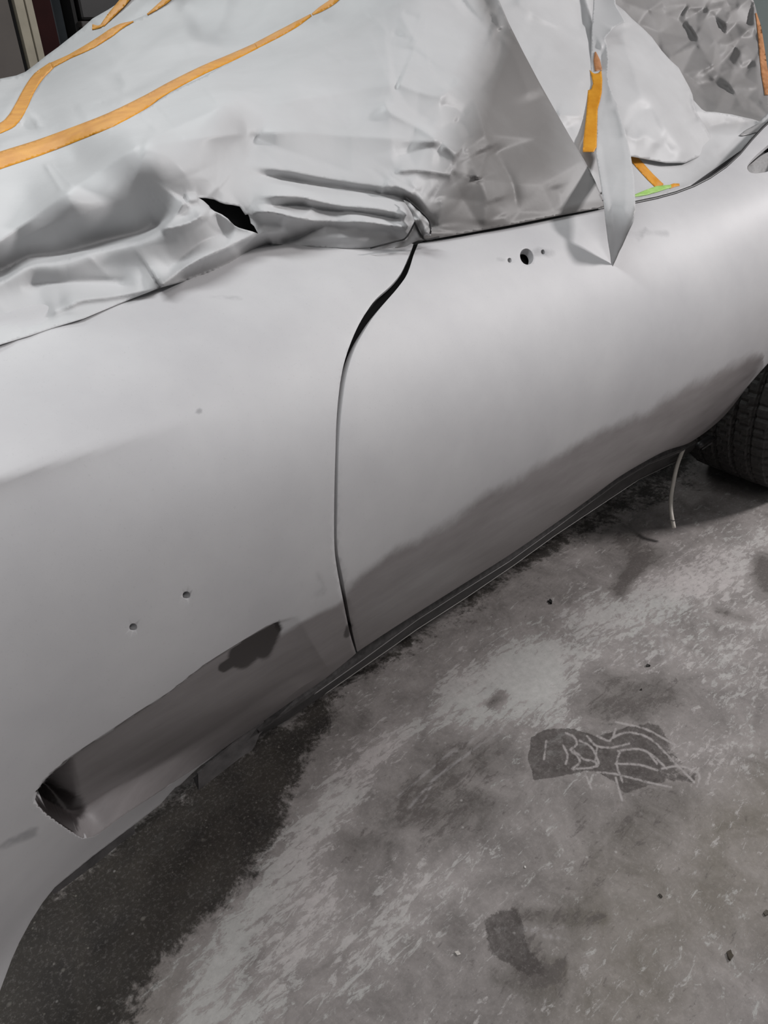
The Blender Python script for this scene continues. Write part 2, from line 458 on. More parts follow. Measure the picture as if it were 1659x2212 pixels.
def blobs(P, items):
    """sum of soft elongated spots given in photo pixels: (x0,y0,x1,y1,width,strength)"""
    v = np.zeros(len(P))
    for x0, y0, x1, y1, wd, st in items:
        d, _, _ = seg_dist(P, [(x0, y0), (x1, y1)])
        v = np.maximum(v, st*np.exp(-(d/wd)**2))
    return v
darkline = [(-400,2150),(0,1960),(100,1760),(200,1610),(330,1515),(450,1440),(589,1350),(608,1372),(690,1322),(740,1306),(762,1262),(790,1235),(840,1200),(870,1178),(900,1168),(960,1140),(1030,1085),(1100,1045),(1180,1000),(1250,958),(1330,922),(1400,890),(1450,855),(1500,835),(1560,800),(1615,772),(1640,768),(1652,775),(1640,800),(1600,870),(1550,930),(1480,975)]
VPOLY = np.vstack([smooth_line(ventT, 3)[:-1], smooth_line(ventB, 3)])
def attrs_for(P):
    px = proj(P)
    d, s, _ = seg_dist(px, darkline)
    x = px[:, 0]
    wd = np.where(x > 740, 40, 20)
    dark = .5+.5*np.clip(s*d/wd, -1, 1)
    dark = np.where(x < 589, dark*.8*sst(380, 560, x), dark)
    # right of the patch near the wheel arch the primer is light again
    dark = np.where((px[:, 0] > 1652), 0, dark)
    blk = np.maximum(blobs(px, [(572,1372,520,1418,26,1.3),(584,1356,566,1400,24,1.1),(520,1418,482,1442,12,.95),(755,1352,748,1372,9,.72)]), 0)
    up = seg_dist(px, ventT[:6])
    blk = np.where((up[1] > 0) & (px[:, 0] < 600) , 0, blk)
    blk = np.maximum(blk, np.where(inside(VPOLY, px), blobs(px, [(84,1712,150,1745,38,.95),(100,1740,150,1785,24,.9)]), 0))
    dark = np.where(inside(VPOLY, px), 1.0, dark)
    sm = blobs(px, [(20,1820,75,1795,16,.8),(-10,1835,40,1812,14,.7),(1158,545,1190,548,17,.62),(1175,565,1172,588,9,.5),(1075,560,1090,562,9,.5),(408,891,430,889,3.5,.9),(1385,500,1440,505,14,.55),(1395,495,1380,520,9,.6),(1330,500,1380,510,22,.5),(440,640,520,645,10,.5),(500,660,505,660,7,.6),(640,660,670,662,9,.42),(640,1260,680,1290,26,.42),(690,1240,700,1280,18,.5),(180,1570,300,1490,12,.38)])
    return {'dark': dark, 'black': blk, 'smudge': sm}

def panel(name, outline_px, step, mat, parent, holes=(), lines=(), depth=None, flange=.012, dense=None, jit=0):
    """sheet of bodywork: outline in the body surface's own coordinates"""
    o = onto(outline_px)*np.array([1, TS])
    hs = [onto(h)*np.array([1, TS]) for h in holes]
    ls = [onto(l)*np.array([1, TS]) for l in lines]
    if dense is not None: dense = (onto(dense[0])*np.array([1, TS]), dense[1])
    V2, Fc = cdt(o, step, hs, ls, jitter=jit, dense=dense)
    P = hull(V2[:, 0], V2[:, 1]/TS)
    N = hull_n(V2[:, 0], V2[:, 1]/TS)
    if depth is not None:
        d = depth(proj(P)); P = P+np.array([0, .97, -.24])*d[:, None]
    Fc = orient(P, Fc)
    at = attrs_for(P)
    # turn the edge inwards so that the panel has a thickness
    from collections import Counter
    ec = {}
    for f in Fc:
        for a, b_ in ((f[0], f[1]), (f[1], f[2]), (f[2], f[0])):
            ec[(a, b_)] = 1
    bd = [(a, b_) for (a, b_) in ec if (b_, a) not in ec]
    bv_ = sorted({a for e in bd for a in e}); n0 = len(P); mp = {}
    P2 = [P]; n = n0
    new = []
    for v in bv_:
        mp[v] = n; n += 1; new.append(P[v]-N[v]*flange)
    mp2 = {}
    new2 = []
    for v in bv_:
        mp2[v] = n; n += 1; new2.append(P[v]-N[v]*.0012)
    allP = np.vstack([P, new, new2])
    # P -> new2 (small rounding) -> new
    fl = []
    for a, b_ in bd:
        fl.append((b_, a, mp2[a])); fl.append((b_, mp2[a], mp2[b_]))
        fl.append((mp2[b_], mp2[a], mp[a])); fl.append((mp2[b_], mp[a], mp[b_]))
    allF = list(map(tuple, Fc))+fl
    at = {k: np.concatenate([v, v[bv_], v[bv_]]) for k, v in at.items()}
    return allP, allF, at, n0

def circle_px(c, rx, ry, rot=0, n=20):
    t = np.linspace(0, 2*math.pi, n, endpoint=False); a = math.radians(rot)
    x = rx*np.cos(t); y = ry*np.sin(t)
    return np.stack([c[0]+x*math.cos(a)-y*math.sin(a), c[1]+x*math.sin(a)+y*math.cos(a)], 1)

# fender with its side scoop
gapL = [(x-(2.2 if 560 < y < 1390 else 0), y) for x, y in gapL]
L_gap = resample(smooth_line(gapL, 3), 9)
fo = np.vstack([L_gap, resample(fbot, 10)[1:], resample([(-40,2330),(-120,1800),(-140,1200),(-60,700)], 25)[1:], resample(ftop, 16)[1:-1], resample([(830,516),(893,527)], 10)[:-1]])
vout = np.vstack([smooth_line(ventT, 3)[:-1], smooth_line(ventB, 3)])
vt_in = np.array(ventT)+np.array([.25, .9])*5.0; vt_in[-1] = (81, 1731); vt_in[-2] = (87, 1710); vt_in[-3] = (104, 1687)
vb_in = np.array(ventB[1:-2])+np.array([-.1, -.9])*4.0
vb_in[4] = (190, 1803); vb_in[3] = (178, 1801); vb_in[2] = (159, 1789); vb_in[1] = (134, 1772); vb_in[0] = (109, 1754)
fholes = [circle_px((403,1286), 8.6, 8.6, 0, 18), circle_px((288,1355), 8.6, 8.6, 0, 18)]
vdense = [(60,1740),(60,1700),(130,1635),(300,1530),(450,1420),(600,1330),(740,1320),(760,1400),(640,1500),(420,1672),(250,1785),(190,1822),(160,1810)]
FP, FF, FA, n0 = panel('fender', fo, .0085, M_primer, car, holes=fholes, lines=[vout], depth=vent_depth, dense=(vdense, .0028))

def finish(name, P, Fc, at, parent, mat, sel=None, base_faces=None):
    """make the mesh; when sel picks a subset the normals still come from the whole"""
    P = np.asarray(P); Fc = np.array(Fc)
    a, b_, c = P[Fc[:, 0]], P[Fc[:, 1]], P[Fc[:, 2]]
    fn = np.cross(b_-a, c-a)
    vn = np.zeros_like(P)
    for k in range(3): np.add.at(vn, Fc[:, k], fn)
    vn /= np.linalg.norm(vn, axis=1)[:, None]+1e-15
    if sel is not None: Fc = Fc[sel]
    used = np.unique(Fc); mp = -np.ones(len(P), int); mp[used] = np.arange(len(used))
    o = mesh(name, P[used], mp[Fc], parent, mat, True, {k: v[used] for k, v in at.items()})
    o.data.normals_split_custom_set_from_vertices([tuple(v) for v in vn[used]])
    return o
Fa = np.array(FF)
cpx = proj(FP[Fa].mean(1))
vpoly = np.vstack([smooth_line(ventT, 3)[:-1], smooth_line(ventB, 3)])
isv = inside(vpoly, cpx)
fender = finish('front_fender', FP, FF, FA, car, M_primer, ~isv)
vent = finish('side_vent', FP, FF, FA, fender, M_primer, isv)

# door
belt = [(903,527),(915,523),(1000,510),(1100,492),(1200,472),(1300,452),(1372,440),(1420,430),(1460,419),(1500,404),(1535,386),(1570,362),(1600,334),(1625,304),(1650,277),(1690,240),(1740,210)]
dbot = [(772,1408),(860,1350),(1000,1262),(1100,1199),(1200,1130),(1270,1080),(1336,1031),(1400,993),(1440,973),(1478,961),(1500,950),(1535,925),(1565,898),(1590,868),(1615,835),(1640,806),(1662,782),(1700,745),(1760,700)]
do = np.vstack([resample(smooth_line(gapR[::-1], 3), 9), resample(belt, 12)[1:], resample([(1740,210),(1790,450),(1760,700)], 25)[1:-1], resample(smooth_line(dbot[::-1], 3), 10)[:-1]])
dholes = [circle_px((1138,554), 14.5, 18, -14, 28), circle_px((1101,562), 4.6, 5.6, -10, 12), circle_px((1173,544), 4.4, 5.6, -10, 12)]
handle_hole = smooth_line([(1614,364),(1618,352),(1630,338),(1648,322),(1672,304),(1690,312),(1684,340),(1668,366),(1640,374),(1622,373)], 4, True)
DP, DF, DA, n1 = panel('door', do, .0095, M_primer, car, holes=dholes+[handle_hole])
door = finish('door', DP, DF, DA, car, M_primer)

# the rear fender carries the same skin on over the wheel
def _T_at(X, z):
    t = np.linspace(0.5, NR-1.5, 240); zz = hull(np.full(240, X), t)[:, 2]
    return float(np.interp(z, zz, t))
_e = onto([(1740,210),(1768,320),(1790,450),(1780,580),(1760,700)])
_arch = [(2.43+.392*math.cos(a), .335+.392*math.sin(a)) for a in np.linspace(R(128), R(2), 22)]
_e[-1] = (_arch[0][0]-.01, _T_at(_arch[0][0], _arch[0][1]))
_qx = [tuple(p) for p in _e]+[(x, _T_at(x, z)) for x, z in _arch]+[(2.93, _T_at(2.93, .30)), (2.93, 10.2), (2.6, 10.2)]
_o2 = np.array(_qx)*np.array([1, TS]); _o2[:, 0] += 0
_V2, _F2 = cdt(resample(_o2, .02, True), .014)
_P2 = hull(_V2[:, 0], _V2[:, 1]/TS); _F2 = orient(_P2, _F2)
quarter = mesh('rear_fender', _P2, _F2, car, M_primer, True, {k: v*0 for k, v in attrs_for(_P2).items()})
_so = quarter.modifiers.new('thickness', 'SOLIDIFY'); _so.thickness = .004; _so.offset = -1

# dark structure behind the panels (seen through gap and holes)
def backing():
    o = [(700,560),(860,500),(1000,490),(1300,440),(1380,425),(1500,380),(1600,310),(1740,210),(1790,450),(1760,680),(1640,780),(1560,870),(1480,940),(1200,1110),(900,1310),(780,1390),(700,1440),(500,1600),(300,1750),(230,1790),(210,1200),(330,720)]
    q_ = onto(o)*np.array([1, TS]); V2, Fc = cdt(q_, .03)
    P = hull(V2[:, 0], V2[:, 1]/TS)-hull_n(V2[:, 0], V2[:, 1]/TS)*(.022+.055*np.exp(-((proj(hull(V2[:, 0], V2[:, 1]/TS))-np.array([330,1580]))@np.array([.868,-.497])/330)**4)[:, None])
    Fc = orient(P, Fc)
    return mesh('inner_panel', P, Fc, car, M_black)
inner = backing()

def tube(name, pts, rad, parent, mat, n=10, caps=True, flat=1.0):
    P = np.array(pts, float); V = []; Fc = []
    rad = np.full(len(P), rad) if np.isscalar(rad) else np.array(rad)
    T = np.gradient(P, axis=0); T /= np.linalg.norm(T, axis=1)[:, None]
    up = np.array([0, 0, 1.]) if abs(T[0][2]) < .9 else np.array([0, 1., 0])
    for i in range(len(P)):
        s = np.cross(T[i], up); s /= np.linalg.norm(s); u = np.cross(s, T[i])
        for k in range(n):
            a = 2*math.pi*k/n
            V.append(P[i]+s*math.cos(a)*rad[i]+u*math.sin(a)*rad[i]*flat)
    for i in range(len(P)-1):
        for k in range(n):
            a, b_ = i*n+k, i*n+(k+1) % n
            Fc += [(a, b_, b_+n, a+n)]
    me = bpy.data.meshes.new(name)
    if caps: Fc += [tuple(range(n))[::-1], tuple((len(P)-1)*n+k for k in range(n))]
    me.from_pydata([tuple(v) for v in V], [], Fc); me.polygons.foreach_set('use_smooth', [True]*len(me.polygons)); me.update()
    bm = bmesh.new(); bm.from_mesh(me); bmesh.ops.recalc_face_normals(bm, faces=bm.faces); bm.to_mesh(me); bm.free()
    if parent is not None:
        pl = Vector(parent.location) if parent.parent is None else Vector(parent.parent.location)
        me.transform(Matrix.Translation(-pl))
    return link(name, me, parent, mat)

# black seal along the top of the door
seal_px = resample(belt[1:], 10)+np.array([-1.0, -3.4])
seal = tube('window_seal', hull_at(seal_px, -.002), .0030, car, M_rubber, 8)
seal2 = tube('window_seal', hull_at(resample([(925,512),(1000,499),(1100,481),(1180,465)], 10), .001), .0012, car, M_rubber, 6)

# rocker moulding under the door: painted strip over black face
def strip(name, top, bot, parent, mat, y_off=(0.0, 0.0), zt=None, n=90, thick=.02, bulge=.003):
    """solid bar between two pixel lines on the sill, both at the sill's own depth"""
    a = resample(top, 6); 
    sa = np.linspace(0, 1, n)
    def at(line):
        line = np.array(line, float); L = np.r_[0, np.cumsum(np.linalg.norm(np.diff(line, axis=0), axis=1))]; L /= L[-1]
        return np.stack([np.interp(sa, L, line[:, 0]), np.interp(sa, L, line[:, 1])], 1)
    A, B = at(top), at(bot)
    PA = at_y(A, y_off[0]); PB = at_y(B, y_off[1])
    V = []; Fc = []
    for i in range(n):
        pa, pb = PA[i], PB[i]; mid = (pa+pb)/2+np.array([0, -bulge, 0])
        V += [pa+np.array([0, thick, 0]), pa, mid, pb, pb+np.array([0, thick, 0.0])]
    for i in range(n-1):
        for k in range(4):
            q0 = i*5+k; Fc.append((q0, q0+1, q0+6, q0+5))
        Fc.append((i*5+4, i*5, i*5+5, i*5+9))
    Fc += [(0, 1, 2, 3, 4), tuple((n-1)*5+k for k in (4, 3, 2, 1, 0))]
    o = mesh(name, V, Fc, parent, mat, False)
    bm = bmesh.new(); bm.from_mesh(o.data); bmesh.ops.recalc_face_normals(bm, faces=bm.faces); bm.to_mesh(o.data); bm.free()
    return o
mtop = [(640,1508),(701,1460),(771,1409),(860,1350),(1000,1262),(1100,1199),(1200,1130),(1270,1080),(1336,1031),(1400,993),(1440,973),(1478,961),(1500,950)]
mmid = [(560,1580),(678,1500),(780,1428),(900,1340),(1000,1276),(1100,1213),(1200,1141),(1336,1041),(1400,1003),(1478,972),(1503,958)]
mbot = [(555,1592),(620,1556),(701,1500),(841,1402),(900,1360),(1010,1289),(1110,1221),(1200,1156),(1290,1096),(1380,1036),(1430,1012),(1477,989),(1500,968)]
M_rock = simple('dusty_sill_strip', (.055, .052, .052), .55, 90, amt=.5, bump=.3)
strip('sill_strip', mtop, mmid, car, M_rock, (.004, .004))
rocker = strip('rocker_moulding', mmid, mbot, car, M_under, (.006, .022), bulge=0, thick=.05)
tube('moulding_edge', at_y(resample(mbot[2:-1], 8), .019), .0009, rocker, simple('worn_metal_edge', (.22, .21, .2), .4), 6)
tube('moulding_edge', at_y(resample(mmid[1:-1], 8), .0035), .0010, rocker, simple('worn_metal_edge', (.2, .19, .19), .4), 6)

# jacking bracket and splash edge below the fender
def plate(name, poly, y, parent, mat, thick=.004, tilt=0.0):
    poly = np.array(poly, float); P = at_y(poly, y)
    V = [tuple(p) for p in P]+[tuple(p+np.array([0, thick, 0])) for p in P]; n = len(P)
    Fc = [tuple(range(n)), tuple(range(n, 2*n))[::-1]]+[(i, (i+1) % n, n+(i+1) % n, n+i) for i in range(n)]
    me = bpy.data.meshes.new(name); me.from_pydata(V, [], Fc); me.update()
    bm = bmesh.new(); bm.from_mesh(me); bmesh.ops.recalc_face_normals(bm, faces=bm.faces); bm.to_mesh(me); bm.free()
    if parent is not None: me.transform(Matrix.Translation(-Vector(parent.location)))
    return link(name, me, parent, mat)
M_brk = simple('bracket_metal', (.085, .08, .08), .6, 30, amt=.45, bump=.2)
plate('jacking_bracket', [(428,1672),(500,1612),(560,1566),(600,1540),(560,1588),(553,1606),(545,1620),(519,1637),(429,1707)], .012, car, M_brk)
plate('bracket_flange', [(419,1682),(430,1674),(431,1707),(426,1700)], .0125, car, M_black, .002)
plate('splash_edge', [(112,1928),(118,1912),(200,1842),(291,1775),(291,1801),(270,1814),(200,1872),(118,1932)], .010, car, M_brk)
# underbody: a dark floor pan so that no light leaks under the car
bmx = bmesh.new()
def boxm(bm, lo, hi):
    vs = [bm.verts.new((x, y, z)) for x in (lo[0], hi[0]) for y in (lo[1], hi[1]) for z in (lo[2], hi[2])]
    for f in ((0,1,3,2),(4,6,7,5),(0,4,5,1),(2,3,7,6),(0,2,6,4),(1,5,7,3)): bm.faces.new([vs[i] for i in f])
boxm(bmx, (.52, .12, .185), (2.0, 1.5, .22)); boxm(bmx, (-.5, .3, .22), (.52, 1.3, .30)); boxm(bmx, (2.0, .32, .2), (3.2, 1.28, .3))
boxm(bmx, (.52, .12, .20), (.55, 1.5, .6)); boxm(bmx, (2.0, .30, .28), (2.04, 1.28, .6))
bmesh.ops.translate(bmx, verts=bmx.verts, vec=-Vector(car.location))
me = bpy.data.meshes.new('underbody'); bmx.to_mesh(me); bmx.free()
link('underbody', me, car, M_under)
# inner wheel-arch lip seen as a dark double edge in front of the rear tyre
lipA = [(1500,952),(1535,928),(1565,901),(1592,870),(1618,837),(1643,808),(1664,784),(1700,748)]
_la = at_y(resample([(x+9, y+11) for x, y in lipA], 8), hull_at(resample(lipA, 8))[:, 1]+.012)
tube('arch_lip', _la, .0085, car, M_rubber, 8)
_lb = at_y(resample([(x+17, y+19) for x, y in lipA], 8), hull_at(resample(lipA, 8))[:, 1]+.010)
tube('arch_lip', _lb, .0016, car, M_brk, 6)

# rear wheel --------------------------------------------------------------
def build_tyre(cx, cy, rad=.335, width=.235):
    nseg = 260
    prof = []   # (y offset from centre, radius)
    hw = width/2
    base = [(-hw*.86, rad*.62), (-hw*1.02, rad*.76), (-hw*1.03, rad*.87), (-hw*.97, rad*.945), (-hw*.88, rad*.975), (-hw*.78, rad*.987)]
    ys = np.linspace(-hw*.76, hw*.76, 76)
    P = base+[(y, rad*(1-.010*(y/hw)**2)) for y in ys]+[(-y, r) for y, r in base[::-1]]
    P = np.array(P); n = len(P)
    V = np.zeros((nseg, n, 3)); 
    ang = np.linspace(0, 2*math.pi, nseg, endpoint=False)
    for i, a in enumerate(ang):
        r = P[:, 1].copy(); y = P[:, 0]
        tread = (np.abs(y) < hw*.9)
        # circumferential grooves
        for g in (-.50, -.17, .17, .50):
            r -= .008*tread*np.exp(-((y/hw-g)/.035)**4)
        # lateral cuts curve across each rib
        ph = a*70/(2*math.pi)+.9*np.sin(y/hw*2.2)+.5*(np.abs(y/hw) > .5)*np.abs(y/hw)
        c = np.abs((ph % 1)-.5)
        r -= .0045*tread*(c < .12)
        ph2 = a*210/(2*math.pi)+.4*y/hw
        V[i, :, 0] = cx+np.cos(a)*r; V[i, :, 1] = cy+y; V[i, :, 2] = rad+np.sin(a)*r-.004
    F_ = []
    for i in range(nseg):
        for k in range(n-1):
            a = i*n+k; b_ = ((i+1) % nseg)*n+k
            F_.append((a, b_, b_+1, a+1))
    return V.reshape(-1, 3), F_
wheel = None
tyv, tyf = build_tyre(2.43, -.060, .335, .27)
tyv[:, 2] = np.maximum(tyv[:, 2], 0.0012)
tyre_o = mesh('rear_tyre', tyv, tyf, car, simple('tyre_rubber', (.028, .026, .025), .62, 120, amt=.5, bump=.35), False)
def lathe(name, prof, cx, cy, cz, parent, mat, n=48):
    V = []; Fc = []
    for i in range(n):
        a = 2*math.pi*i/n
        for y, r in prof: V.append((cx+math.cos(a)*r, cy+y, cz+math.sin(a)*r))
    k = len(prof)
    for i in range(n):
        for j in range(k-1):
            a = i*k+j; b_ = ((i+1) % n)*k+j; Fc.append((a, b_, b_+1, a+1))
    return mesh(name, V, Fc, parent, mat, True)
lathe('wheel_rim', [(-.10, .205), (-.112, .20), (-.09, .17), (-.05, .16), (-.045, .06), (-.06, .05), (-.06, .001)], 2.43, -.060, .333, tyre_o, simple('rim_metal', (.3, .3, .3), .35, metal=.8))

# white drain hose hanging behind the sill
hpx = [(1479,962),(1470,985),(1462,1008),(1455,1040),(1450,1070),(1449,1095),(1451,1115),(1456,1141)]
_hp = smooth_line(hpx, 5)
_hy = .012-.092*np.linspace(0, 1, len(_hp))**1.3
hose = tube('drain_hose', at_y(_hp, _hy), .0050, car, simple('white_plastic_hose', (.62, .58, .52), .4, 40, amt=.06), 14)
hose['label'] = 'white plastic drain hose hanging below the sill'
tube('hose_mark', at_y([(1446,1121),(1451,1124),(1458,1125)], -.0745), .0009, hose, M_rubber, 6)
# crumpled paper stuffed in the door handle opening
hp, hf = cdt(smooth_line([(1610,372),(1612,350),(1632,330),(1660,310),(1700,300),(1700,345),(1672,376),(1640,382)], 3, True), 3.2)
d_ = rng.random(200); hz = np.zeros(len(hp))
for k in range(26):
    c0 = np.array([1605+rng.random()*95, 300+rng.random()*80]); th = rng.random()*math.pi; e = np.array([math.cos(th), math.sin(th)])
    hz += (rng.random()-.4)*.012*np.exp(-np.abs((hp-c0)@e)/6)*np.exp(-(((hp-c0)@np.array([-e[1], e[0]]))/22)**2)
hP = hull_at(hp+np.array([2.0, 5.0]), -.016); hP = hP-(hP-CAM)/np.linalg.norm(hP-CAM, axis=1)[:, None]*hz[:, None]
mesh('handle_stuffing', hP, orient(hP, hf), door, M_paper, True, {'spray_shade': np.clip(.62+rng.normal(0, .05, len(hp)), 0, 1)})

# ------------------------------------------------------------------ floor
def axis(lo, hi, base, f0, f1, fine):
    a = np.arange(lo, f0, base); b_ = np.arange(f0, f1, fine); c = np.arange(f1, hi, base)
    return np.concatenate([a, b_, c])
gx = axis(.05, 2.7, .006, 1.10, 1.42, .0022); gy = axis(-.85, .75, .006, -.62, -.14, .0022)
A_, B_ = np.meshgrid(gx, gy, indexing='ij')
W = np.stack([A_.ravel(), B_.ravel(), np.zeros(A_.size)], 1)
FPX = proj(W)
def fb(items, base=0.0):
    v = np.full(len(FPX), base)
    for it in items:
        line, wd, st = it
        d = seg_dist(FPX, line)[0]
        v += st*np.exp(-(d/wd)**2)
    return v
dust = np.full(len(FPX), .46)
# the floor under the front of the car stayed clean and unsprayed; the car's shadow is painted in with it
clean_shadow = [(-200,2600),(-200,1700),(118,1925),(290,1790),(430,1690),(560,1600),(700,1500),(900,1370),(1200,1160),(1400,1030),(1500,960),(1480,1040),(1330,1110),(1100,1250),(860,1420),(720,1500),(690,1590),(640,1680),(600,1760),(540,1880),(470,1970),(380,2040),(320,2120),(260,2240),(200,2600)]
cd_, cs_, _ = seg_dist(FPX, clean_shadow, True)
inn = inside(clean_shadow, FPX)
clean_shadow_m = np.where(inn, .5+.5*np.clip(cd_/75, 0, 1), .5-.5*np.clip(cd_/75, 0, 1))
dust += fb([([(1700,1190),(1480,1260),(1300,1340),(1180,1440),(1040,1530)], 60, .30),
            ([(1120,1440),(1230,1560)], 55, .32), ([(1000,1500),(900,1560),(800,1640)], 34, .26),
            ([(760,1690),(600,1900),(480,2060),(400,2260)], 45, .30), ([(700,1950),(560,2150),(480,2300)], 70, .22),
            ([(1000,1850),(850,1980),(760,2120)], 60, .16), ([(960,1480),(1080,1440)], 26, .18),
            ([(1650,1350),(1560,1420),(1420,1450)], 60, .16), ([(1480,1650),(1600,1620)], 50, .14), ([(1659,1500),(1600,1500)], 60, .1),
            ([(920,1720),(1020,1640)], 60, -.26), ([(760,1830),(900,1720)], 36, -.16), ([(960,1800),(1010,1760)], 60, -.2),
            ([(860,1560),(1000,1480)], 22, -.10), ([(1040,1300),(1160,1260)], 50, -.10), ([(1300,1380),(1200,1370)], 22, -.14), ([(1060,1520),(1085,1500)], 14, -.5),
            ([(1340,1280),(1380,1210)], 14, -.35), ([(1430,1720),(1350,1800)], 60, -.16), ([(1250,1750),(1290,1950)], 26, -.12), ([(1640,1240),(1659,1230)], 22, -.4),
            ([(1420,1200),(1350,1170)], 30, -.12), ([(1150,2040),(1190,2110)], 26, -.3), ([(1070,2110),(1150,2140)], 22, -.2), ([(1480,1470),(1340,1480)], 40, -.12),
            ([(1120,1975),(1300,1985)], 18, -.30), ([(1130,2090),(1160,2110)], 20, -.5), ([(1190,2110),(1210,2085)], 14, -.5), ([(1650,1215),(1665,1260)], 26, -.6), ([(1550,1320),(1620,1340)], 8, -.3), ([(1340,1170),(1400,1200)], 26, -.25), ([(1330,1270),(1385,1215)], 16, -.4), ([(1240,1540),(1440,1500)], 46, -.22), ([(700,1540),(560,1650)], 40, -.15), ([(1290,1540),(1420,1520)], 30, -.10)])
olive = fb([([(1659,1900),(1400,1980),(1350,2212)], 190, .9), ([(1659,1700),(1580,1780)], 90, .55), ([(200,1950),(330,1880)], 120, .6), ([(330,2180),(150,2250)], 120, .5)])
# boot prints
heel = [(1141,1640),(1150,1595),(1175,1578),(1240,1574),(1290,1590),(1350,1572),(1400,1560),(1425,1565),(1450,1600),(1470,1640),(1510,1670),(1500,1695),(1440,1690),(1400,1700),(1350,1715),(1330,1690),(1290,1668),(1260,1664),(1200,1678),(1155,1682)]
hd, _, _ = seg_dist(FPX, heel, True)
prm = np.where(inside(heel, FPX), np.clip(.5+hd/14, 0, 1), np.clip(.5-hd/14, 0, 1))
prm *= 1-.50*sst(1300, 1500, FPX[:, 0]); prm *= 1+.35*(1-sst(1180, 1290, FPX[:, 0]))
lines = [[(1222,1583),(1240,1592),(1246,1608),(1232,1620),(1248,1634),(1252,1648),(1236,1660)], [(1240,1622),(1262,1640),(1285,1645),(1290,1655)], [(1252,1600),(1275,1612),(1288,1634),(1290,1655),(1240,1662)],
         [(1268,1590),(1278,1602),(1290,1612),(1320,1615),(1360,1606)], [(1290,1612),(1286,1640)], [(1318,1600),(1330,1590),(1360,1582),(1405,1596),(1450,1640),(1500,1690)],
         [(1330,1575),(1318,1600),(1290,1590)], [(1335,1622),(1380,1618),(1410,1632),(1440,1660)], [(1330,1650),(1380,1652),(1420,1664)], [(1340,1622),(1332,1650),(1345,1690)],
         [(1290,1668),(1330,1672),(1400,1690),(1450,1700)], [(1400,1625),(1420,1650)], [(1265,1672),(1278,1705)], [(1330,1680),(1344,1730)], [(1430,1660),(1470,1655),(1510,1672),(1505,1700)],
         [(1216,1610),(1226,1630),(1222,1650)], [(1180,1600),(1175,1640)], [(1330,1560),(1395,1575),(1460,1610)]]
prl = np.zeros(len(FPX))
near = (FPX[:, 0] > 1100) & (FPX[:, 0] < 1560) & (FPX[:, 1] > 1530) & (FPX[:, 1] < 1760)
for ln in lines:
    dd = seg_dist(FPX[near], smooth_line(ln, 3) if len(ln) > 2 else ln)[0]
    prl[near] = np.maximum(prl[near], np.exp(-(dd/3.0)**2))
b2 = [(1052,1990),(1080,1972),(1115,1968),(1125,2000),(1130,2040),(1160,2075),(1200,2100),(1190,2125),(1140,2115),(1090,2080),(1060,2050)]
b2d = seg_dist(FPX, b2, True)[0]
pr2 = np.where(inside(b2, FPX), np.clip(.55+b2d/30, 0, 1.1), np.clip(.55-b2d/40, 0, 1))*(1.15-.6*sst(2045, 2110, FPX[:, 1]))
prl2 = np.zeros(len(FPX))
for ln in [[(1115,2005),(1160,2008),(1230,2002)], [(1128,2002),(1180,2022),(1230,2030)], [(1128,2010),(1135,2060),(1140,2100)], [(1395,1280),(1370,1390),(1375,1440)], [(1425,1290),(1430,1400),(1440,1440)], [(1445,1300),(1440,1370),(1452,1430)], [(1205,1370),(1120,1440),(1040,1500)], [(1085,1575),(940,1680),(880,1750)], [(980,1620),(860,1720)], [(1060,1570),(960,1640)], [(930,1700),(900,1760)], [(1430,1240),(1330,1340),(1270,1390)]]:
    prl2 = np.maximum(prl2, np.exp(-(seg_dist(FPX, ln)[0]/4.0)**2))
prm = np.maximum(prm, pr2)
_n1, _n2 = len(gx), len(gy)
idx = (np.arange(_n1-1)[:, None]*_n2+np.arange(_n2-1)[None]).ravel()
quads = np.stack([idx, idx+_n2, idx+_n2+1, idx+1], 1)
me = bpy.data.meshes.new('floor')
# outer ring of large quads around the fine part
xa, xb, ya, yb = gx[0], gx[-1], gy[0], gy[-1]
ox = [-3.0, xa, xb, 6.0]; oy = [-3.0, ya, yb, 3.4]
extra = []; ef = []; nb = len(W)
for i in range(4):
    for j in range(4): extra.append((ox[i], oy[j], 0))
for i in range(3):
    for j in range(3):
        if i == 1 and j == 1: continue
        ef.append((nb+i*4+j, nb+(i+1)*4+j, nb+(i+1)*4+j+1, nb+i*4+j+1))
AV = np.vstack([W, extra]); AF = np.vstack([quads, ef])
me.vertices.add(len(AV)); me.vertices.foreach_set('co', AV.astype(np.float32).ravel())
me.loops.add(len(AF)*4); me.loops.foreach_set('vertex_index', AF.astype(np.int32).ravel())
me.polygons.add(len(AF)); me.polygons.foreach_set('loop_start', np.arange(0, len(AF)*4, 4, dtype=np.int32)); me.polygons.foreach_set('loop_total', np.full(len(AF), 4, np.int32))
me.update(calc_edges=True)
fl_at = {'dust': (dust, .42), 'clean_shadow': (clean_shadow_m, 0), 'olive': (olive, .2), 'printm': (prm, 0), 'printl': (prl, 0), 'scr': (prl2, 0)}
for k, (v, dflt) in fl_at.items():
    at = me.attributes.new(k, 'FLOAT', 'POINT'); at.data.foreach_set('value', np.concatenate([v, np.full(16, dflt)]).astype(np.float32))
mt, nt, b = nodes('dusty_concrete'); q = NB(nt)
D = q.attr('dust'); CLN = q.attr('clean_shadow'); OL = q.attr('olive'); PM = q.attr('printm'); PL = q.attr('printl'); SC = q.attr('scr')
big = q.noise(2.6, 7, .62); midn = q.noise(11, 8, .66, dist=.6); fine = q.noise(75, 6, .7)
strk = q.noise(22, 10, .74, q.coord((1, 3.2, 1), (0, 0, R(-8))), .8)
flake = q.noise(42, 9, .78, q.coord((1, 1.7, 1), (0, 0, R(20))), .5)
base = q.mix(q.rmp(midn, .3, .7), (.125, .113, .106), (.21, .192, .18))
